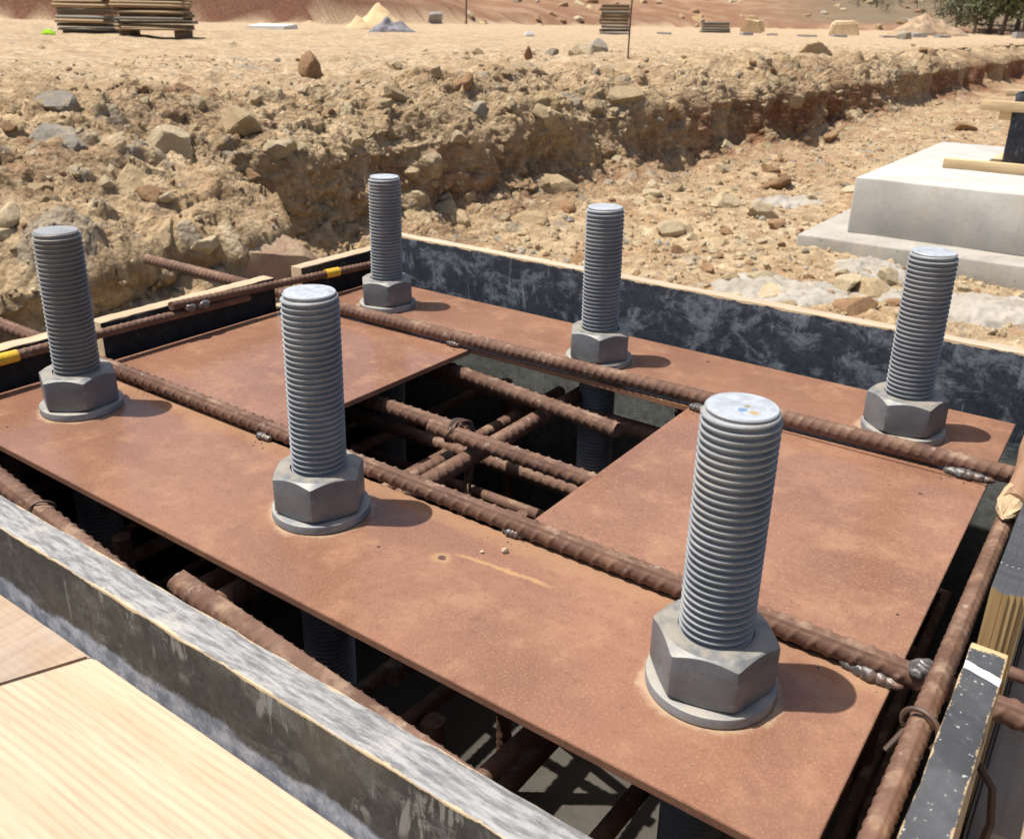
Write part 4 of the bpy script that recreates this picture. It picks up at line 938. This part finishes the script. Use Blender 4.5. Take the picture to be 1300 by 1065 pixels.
place_rock((967, 275), 0.34, 'rock_cream', 'rounded cream boulder on the trench floor beside the grey concrete slab', None, 2, -0.15)
place_rock((985, 288), 0.18, 'rock_brown', 'reddish rock touching the rounded cream boulder', None, 6, -0.2)
place_rock((920, 262), 0.36, 'rock_cream', 'large cream boulder on the trench floor among rubble', None, 0, -0.1)
place_rock((850, 295), 0.24, 'rock_cream', 'blocky cream rock on the trench floor behind the middle bolt', None, 7, -0.2)
place_rock((985, 238), 0.32, 'rock_brown', 'brown boulder on the rubble behind the grey concrete slab', None, 5, -0.2)
place_rock((1150, 50), 0.9, 'rock_grey', 'dark rock lump on the far plateau edge', None, 1, -0.2)
place_rock((1033, 68), 0.75, 'rock_tan', 'broad tan rock on the crest far along the bank', None, 2, 0.0)
place_rock((1222, 165), 0.42, 'rock_brown', 'brown rock on the trench floor left of the dark pedestal form', None, 3, -0.1)
mats_w = ['rock_tan'] * 5 + ['rock_cream'] * 4 + ['rock_brown'] * 2 + ['rock_grey']
def scatter(n, xr, yr, smin, smax, label, group, test, sink, seed):
    rr = random.Random(seed); c = 0; tries = 0
    while c < n and tries < n * 12:
        tries += 1
        q = (rr.uniform(*xr), rr.uniform(*yr)); p, nrm = hit(q)
        if p is None or not test(p, nrm, q): continue
        size = smin + (smax - smin) * rr.random() ** 2.6
        if size * FPX / (p - CC).length < 7: size = 7 / FPX * (p - CC).length * rr.uniform(1, 1.3)
        if size > smax * 1.6: continue
        mw = rr.choice(mats_w); big = size > smin + 0.3 * (smax - smin)
        lab = ('large ' if big else 'small ') + {'rock_tan': 'tan', 'rock_cream': 'cream', 'rock_brown': 'brown', 'rock_grey': 'grey'}[mw] + ' ' + label
        place_rock(q, size, mw, lab, lab + ' group', rr.randrange(64), sink, (1, rr.uniform(.65, 1), rr.uniform(.55, .85))); c += 1
isbank = lambda p, n_, q: p.z > -1.0 and p.z < 0.0 and p.x > -5.0
isfloor = lambda p, n_, q: p.z < -0.95
isplat = lambda p, n_, q: p.z > -0.12 and p.x < -4.3 and (p - CC).length < 40
scatter(125, (0, 1300), (70, 330), 0.05, 0.24, 'loose rock embedded in the earth bank of the trench', 'rocks embedded in the bank', isbank, 0.5, 21)
scatter(150, (560, 1240), (120, 400), 0.07, 0.30, 'loose rock lying in the rubble on the trench floor', 'rocks on the trench floor', isfloor, 0.05, 22)
scatter(46, (0, 1300), (52, 130), 0.07, 0.22, 'loose rock lying on the dusty plateau', 'rocks on the plateau', isplat, 0.0, 23)

# pebbles: uncountable
def pebbles(name, n, sel, smin, smax, mats, label, seed):
    rr = np.random.default_rng(seed); idx = rr.choice(sel, n); P = GV[idx] + rr.uniform(-.01, .01, (n, 3))
    t = (1 + 5 ** .5) / 2
    I = np.array([(-1, t, 0), (1, t, 0), (-1, -t, 0), (1, -t, 0), (0, -1, t), (0, 1, t), (0, -1, -t), (0, 1, -t), (t, 0, -1), (t, 0, 1), (-t, 0, -1), (-t, 0, 1)]) / 1.9
    FI = np.array([(0, 11, 5), (0, 5, 1), (0, 1, 7), (0, 7, 10), (0, 10, 11), (1, 5, 9), (5, 11, 4), (11, 10, 2), (10, 7, 6), (7, 1, 8), (3, 9, 4), (3, 4, 2), (3, 2, 6), (3, 6, 8), (3, 8, 9), (4, 9, 5), (2, 4, 11), (6, 2, 10), (8, 6, 7), (9, 8, 1)])
    s = smin + (smax - smin) * rr.random(n) ** 3
    A = rr.standard_normal((n, 3, 3)); Q = np.linalg.qr(A)[0]
    asp = np.c_[np.ones(n), rr.uniform(.6, 1, n), rr.uniform(.45, .8, n)]
    L = I[None] * rr.uniform(.75, 1.2, (n, 12, 1)) * (s[:, None] * asp)[:, None, :]
    V = np.einsum('nij,nkj->nki', Q, L) + P[:, None, :]
    F = (FI[None] + (np.arange(n) * 12)[:, None, None]).reshape(-1, 3)
    me = npmesh(name, V.reshape(-1, 3), F, False)
    for m in mats: me.materials.append(MAT[m])
    mi = np.repeat(rr.integers(0, len(mats), n), 20).astype(np.int32); me.polygons.foreach_set('material_index', mi)
    o = link(name, me); o['kind'] = 'stuff'; o['label'] = label; o['category'] = 'gravel'
gd = np.hypot(GV[:, 0] - CC.x, GV[:, 1] - CC.y); vis = (GV[:, 1] > 0.3) & (gd < 28)
i0, i1, i2, i3 = GI
pm = ['rock_tan', 'rock_cream', 'rock_tan', 'rock_brown', 'rock_cream', 'rock_tan', 'rock_tan', 'rock_grey']
pebbles('gravel', 5000, np.where(vis & (GU >= i1) & (GU < i2))[0], 0.005, 0.028, pm, 'crumbling stones and clods all over the earth bank', 1)
pebbles('gravel', 9500, np.where(vis & (GU >= i2) & (GU < i3))[0], 0.009, 0.055, pm, 'tan rubble and gravel covering the trench floor', 2)
pebbles('gravel', 3500, np.where(vis & (GU >= i0) & (GU < i1))[0], 0.006, 0.03, pm, 'fine gravel strewn over the pale plateau', 3)

# ------------------------------------------------------------------ far things on the plateau
def m_stack(): return [m_plain('stacked_panel_dark', (0.10, 0.095, 0.085), 0.8), m_plain('stacked_panel_grey', (0.23, 0.22, 0.19), 0.8), m_plain('stacked_panel_tan', (0.33, 0.235, 0.135), 0.8), m_plain('stacked_panel_brown', (0.16, 0.105, 0.06), 0.8)]
SM = m_stack()
SB = [box_mesh('board', 1, 1, 1, 0.02, None, 0, False, 0) for _ in SM]
for b_, m_ in zip(SB, SM): b_.materials.append(m_)
def stack(q, wpx, hpx, n, label, seed, messy=0.06, pal=(0, 1, 2, 3), bearers=True):
    p, nrm = hit(q); d = (p - CC).length; wd = wpx / FPX * d; ht = hpx / FPX * d; rr = random.Random(seed)
    t = empty('panel_stack', p - Vector((0, 0, 0.03)), (0, 0, math.atan2(CR.y, CR.x) + rr.uniform(-.15, .15))); tag(t, label, 'panel stack', 'stacks of formwork panels on the plateau')
    z = 0.0
    if bearers:
        for s in (-.36, .36):
            o = link('bearer', SB[3], t, None, (s * wd, 0, 0)); o.scale = (wd * .14, 0.7, ht * .16)
        z = ht * .16
    th = (ht - z) / n
    for k in range(n):
        o = link('board', SB[rr.choice(pal)], t, None, (rr.uniform(-1, 1) * messy * wd, rr.uniform(-.06, .06), z + k * th), (0, rr.uniform(-.01, .01), rr.uniform(-.05, .05)))
        o.scale = (wd * rr.uniform(.86, 1.0), rr.uniform(.6, .9), th * rr.uniform(.78, .96))
    return t
stack((116, 42), 58, 62, 16, 'tall neat stack of grey formwork panels on the plateau', 5, 0.02, (1, 0, 1, 2), False)
stack((200, 47), 80, 52, 13, 'wide untidy stack of brown formwork panels raised on bearers', 6, 0.05, (2, 3, 0, 2))
stack((780, 44), 36, 34, 9, 'dark stack of timber on the plateau behind the thin stake', 7, 0.06, (0, 3, 0), False)
stack((908, 42), 34, 12, 4, 'low dark stack of boards far out on the plateau', 8, 0.03, (0, 0, 3), False)
def far_block(q, wpx, hpx, dpx, mat, name, label, cat, group=None, lift=0.02, bev=0.05, rx=0.0, seed=0, top=0.6):
    """tapered block lying on the plateau"""
    p, nrm = hit(q); d = (p - CC).length; k = d / FPX; bm = bmesh.new(); rr = random.Random(seed)
    bmesh.ops.create_cube(bm, size=1)
    for v in bm.verts:
        f = top if v.co.z > 0 else 1.0
        v.co = Vector((v.co.x * wpx * k * f * rr.uniform(.93, 1.05), v.co.y * dpx * k * f, (v.co.z + .5) * hpx * k * rr.uniform(.9, 1.1)))
    bmesh.ops.bevel(bm, geom=list(bm.edges), offset=bev * min(wpx, hpx) * k, segments=2, affect='EDGES')
    o = link(name, bmm(name, bm, True, 40), None, mat, p - Vector((0, 0, lift)), (rx, 0, math.atan2(CR.y, CR.x) + rr.uniform(-.3, .3))); tag(o, label, cat, group); return o
def pile(q, wpx, hpx, mat, name, label, cat, seed, amp=0.25, dpx=None):
    p, nrm = hit(q); d = (p - CC).length; k = d / FPX; bm = bmesh.new(); bmesh.ops.create_circle(bm, cap_ends=False, segments=40, radius=1)
    bm.clear(); rings = 14; prev = None; rr = random.Random(seed)
    from mathutils import noise as mn
    for i in range(rings + 1):
        t = i / rings; row = []
        for j in range(40):
            a = 2 * math.pi * j / 40; r = t * (1 + amp * mn.noise(Vector((math.cos(a) * 1.5, math.sin(a) * 1.5, seed))))
            h = (1 - t) ** 0.9 * (1 + amp * mn.noise(Vector((math.cos(a) * t * 3, math.sin(a) * t * 3, seed + 5)))) - (0.08 if i == rings else 0)
            row.append(bm.verts.new((r * math.cos(a) * wpx * k / 2, r * math.sin(a) * (dpx or wpx * .8) * k / 2, h * hpx * k)))
        if prev:
            for j in range(40): bm.faces.new((prev[j], row[j], row[(j + 1) % 40], prev[(j + 1) % 40]))
        prev = row
    bmesh.ops.remove_doubles(bm, verts=bm.verts, dist=1e-4)
    o = link(name, bmm(name, bm, True, 60), None, mat, p - Vector((0, 0, 0.02)), (0, 0, math.atan2(CR.y, CR.x))); tag(o, label, cat); return o
M_sand = m_plain('pale_sand', (0.60, 0.44, 0.25), 0.95, 0, 0.12, 3); M_tarp = m_plain('grey_gravel', (0.17, 0.165, 0.18), 0.9, 0, 0.5, 4)
pile((482, 36), 62, 28, M_sand, 'sand_pile', 'pale yellow sand pile on the far plateau', 'sand pile', 3, 0.2)
pile((455, 37), 36, 15, M_sand, 'sand_pile', 'smaller pale sand heap leaning on the larger sand pile', 'sand pile', 5, 0.2)
pile((494, 40), 52, 16, M_tarp, 'gravel_pile', 'grey gravel heap in front of the pale sand pile', 'gravel pile', 4, 0.4)
M_white = m_plain('white_sheet', (0.70, 0.69, 0.66), 0.7, 0, 0.1); M_cblk = m_plain('grey_concrete_block', (0.33, 0.315, 0.295), 0.85, 0, 0.15, 2); M_tan = m_plain('pale_tan_block', (0.58, 0.43, 0.27), 0.9, 0, 0.15, 2)
far_block((346, 37), 46, 5, 40, M_white, 'white_sheet', 'flat white sheet lying on the plateau beyond the panel stacks', 'sheet', None, 0.02, 0.1, 0.04, 1, 0.97)
far_block((552, 30), 16, 14, 5, M_cblk, 'grey_slab', 'tilted grey slab leaning at the foot of the hillside cut', 'slab', None, 0.05, 0.05, 0.5, 2, 0.95)
far_block((672, 46), 14, 6, 12, M_white, 'white_bag', 'small white bag lying on the plateau', 'bag', None, 0.02, 0.3, 0, 3, 0.7)
far_block((62, 44), 16, 6, 10, m_plain('lime_vest', (0.42, 0.75, 0.03), 0.7), 'lime_cloth', 'bright lime green cloth beside the tall panel stack', 'cloth', None, 0.02, 0.3, 0, 4, 0.6)
far_block((955, 42), 30, 20, 16, M_tan, 'tan_heap', 'pale tan earth block heap beyond the low dark boards', 'earth heap', None, 0.1, 0.2, 0.2, 5, 0.6)
far_block((1070, 45), 36, 16, 18, M_tan, 'tan_heap', 'pale tan angular earth block behind grey footing blocks', 'earth heap', None, 0.1, 0.12, 0.1, 6, 0.7)
for q, w_ in (((843, 44), 22), ((947, 45), 14), ((980, 45), 18), ((1024, 47), 24), ((1064, 47), 18), ((1128, 48), 20), ((1166, 48), 20), ((1196, 48), 20), ((1297, 49), 18)):
    far_block(q, w_ * (0.7 + 0.3 * ((int(q[0]) * 7) % 10) / 10), 4 + (int(q[0]) * 3) % 4, 12, M_cblk, 'footing_block', 'grey concrete footing block in the far row at the plateau end', 'concrete block', 'far row of footing blocks', 0.1, 0.06, 0, int(q[0]), 0.96)
pile((1170, 45), 80, 22, m_plain('brown_rubble', (0.33, 0.235, 0.15), 0.95, 0, 0.4, 1.5), 'earth_heap', 'brown earth heap in front of the hillside near the green trees', 'earth heap', 9, 0.5)
# thin survey stakes
for q, top, lab in (((797, 74), (799, -6), 'thin dark survey stake standing on the plateau by grey rock'), ((592, 31), (588, -8), 'thin survey stake at the foot of the far hillside')):
    p, nrm = hit(q); d = (p - CC).length; h = (q[1] - top[1]) / FPX * d
    o = link('survey_stake', tube_mesh('survey_stake', [(0, 0, -0.06), (0.004, 0, h * .5), (0.02, 0, h)], [0.008 * d / 9, 0.008 * d / 9, 0.007 * d / 9], 8), None, MAT['wire'], p); tag(o, lab, 'stake')

# boulders strewn on the hillside
rr = random.Random(77); c = 0
for _ in range(400):
    q = (rr.uniform(560, 1200), rr.uniform(0, 40)); p, nrm = hit(q)
    if p is None or (p - CC).length < 60: continue
    place_rock(q, rr.uniform(6, 15) / FPX * (p - CC).length, rr.choice(['rock_cream', 'rock_tan', 'rock_tan', 'rock_brown', 'rock_grey']), 'boulder strewn on the far hillside slope', 'boulders on the far hillside', rr.randrange(64), 0.1); c += 1
    if c >= 45: break

# ------------------------------------------------------------------ trees and scrub on the right hillside
LEAF = [m_leaf('leaf_green', (0.075, 0.098, 0.042), (0.135, 0.16, 0.075)), m_leaf('leaf_olive', (0.10, 0.10, 0.06), (0.15, 0.145, 0.085)), m_leaf('leaf_dry', (0.12, 0.095, 0.06), (0.19, 0.155, 0.10))]
M_trunk = m_plain('tree_bark', (0.12, 0.09, 0.06), 0.9)
def crown_mesh(seed, n, rx, rz, leaf):
    rr = np.random.default_rng(seed); k = 16
    cen = rr.standard_normal((k, 3)) * np.array([.45, .45, .35]); rad = rr.uniform(.28, .5, k)
    ci = rr.integers(0, k, n); d = rr.standard_normal((n, 3)); d /= np.linalg.norm(d, axis=1)[:, None]
    P = (cen[ci] + d * (rad[ci] * rr.random(n) ** .4)[:, None]) * np.array([rx, rx, rz])
    a = rr.standard_normal((n, 3)); a /= np.linalg.norm(a, axis=1)[:, None]; b = np.cross(a, d); b /= np.linalg.norm(b, axis=1)[:, None] + 1e-9
    s = leaf * rr.uniform(.6, 1.4, (n, 1)); V = np.stack([P - a * s, P + b * s * .55, P + a * s, P - b * s * .55], 1).reshape(-1, 3)
    return npmesh('crown', V, np.arange(n * 4).reshape(n, 4), False)
def tree(x_px, y_px, dist, h, rx, leafm, name, label, seed, n=1600, trunk=0.35, group=None):
    d = ray((x_px, y_px)); p, nrm = drop(CC.x + d.x / math.hypot(d.x, d.y) * dist, CC.y + d.y / math.hypot(d.x, d.y) * dist)
    t = empty(name, p); tag(t, label, 'tree' if trunk > .2 else 'shrub', group)
    me = crown_mesh(seed, n, rx, h * (1 - trunk) * .62, h * .035); me.materials.append(LEAF[leafm])
    link('crown', me, t, None, (0, 0, h * (trunk + (1 - trunk) * .5)))
    pts = [(0, 0, -0.3), (0.02 * h, 0.01 * h, h * .25), (-0.01 * h, 0.02 * h, h * .5), (0.02 * h, 0, h * .78)]
    tr = link('trunk', tube_mesh('trunk', pts, [h * .035, h * .028, h * .02, h * .008], 9), t, M_trunk)
    rr = random.Random(seed)
    for k in range(4):
        a = rr.uniform(0, 6.28); z = h * rr.uniform(.3, .55); link('limb', tube_mesh('limb', [(0, 0, z), (math.cos(a) * rx * .35, math.sin(a) * rx * .35, z + h * .12), (math.cos(a) * rx * .6, math.sin(a) * rx * .6, z + h * .26)], [h * .014, h * .01, h * .004], 6), tr, M_trunk)
TG = 'green trees on the right hillside'
for i, (x, y, d, h, rx, lm) in enumerate([(1236, 40, 118, 5.2, 3.0, 1), (1272, 40, 112, 7.0, 3.2, 0), (1298, 40, 106, 6.2, 3.0, 0), (1322, 40, 110, 7.5, 3.4, 0), (1255, 40, 128, 8.5, 3.6, 1), (1290, 40, 132, 9.5, 4.0, 0), (1212, 40, 126, 4.2, 2.4, 1), (1345, 40, 108, 7.0, 3.2, 1)]):
    tree(x, y, d, h, rx, lm, 'tree', 'bushy green tree on the hillside foot beyond the trench end', 200 + i, 2200, 0.25, TG)
rr = random.Random(5)
for i in range(46):
    x = rr.uniform(1040, 1260); tree(x, 30, rr.uniform(140, 185), rr.uniform(1.0, 2.4), rr.uniform(1.0, 2.0), rr.choice([1, 2, 2]), 'shrub', 'dry grey brown shrub on the far hillside', 300 + i, 260, 0.05, 'dry shrubs on the far hillside')
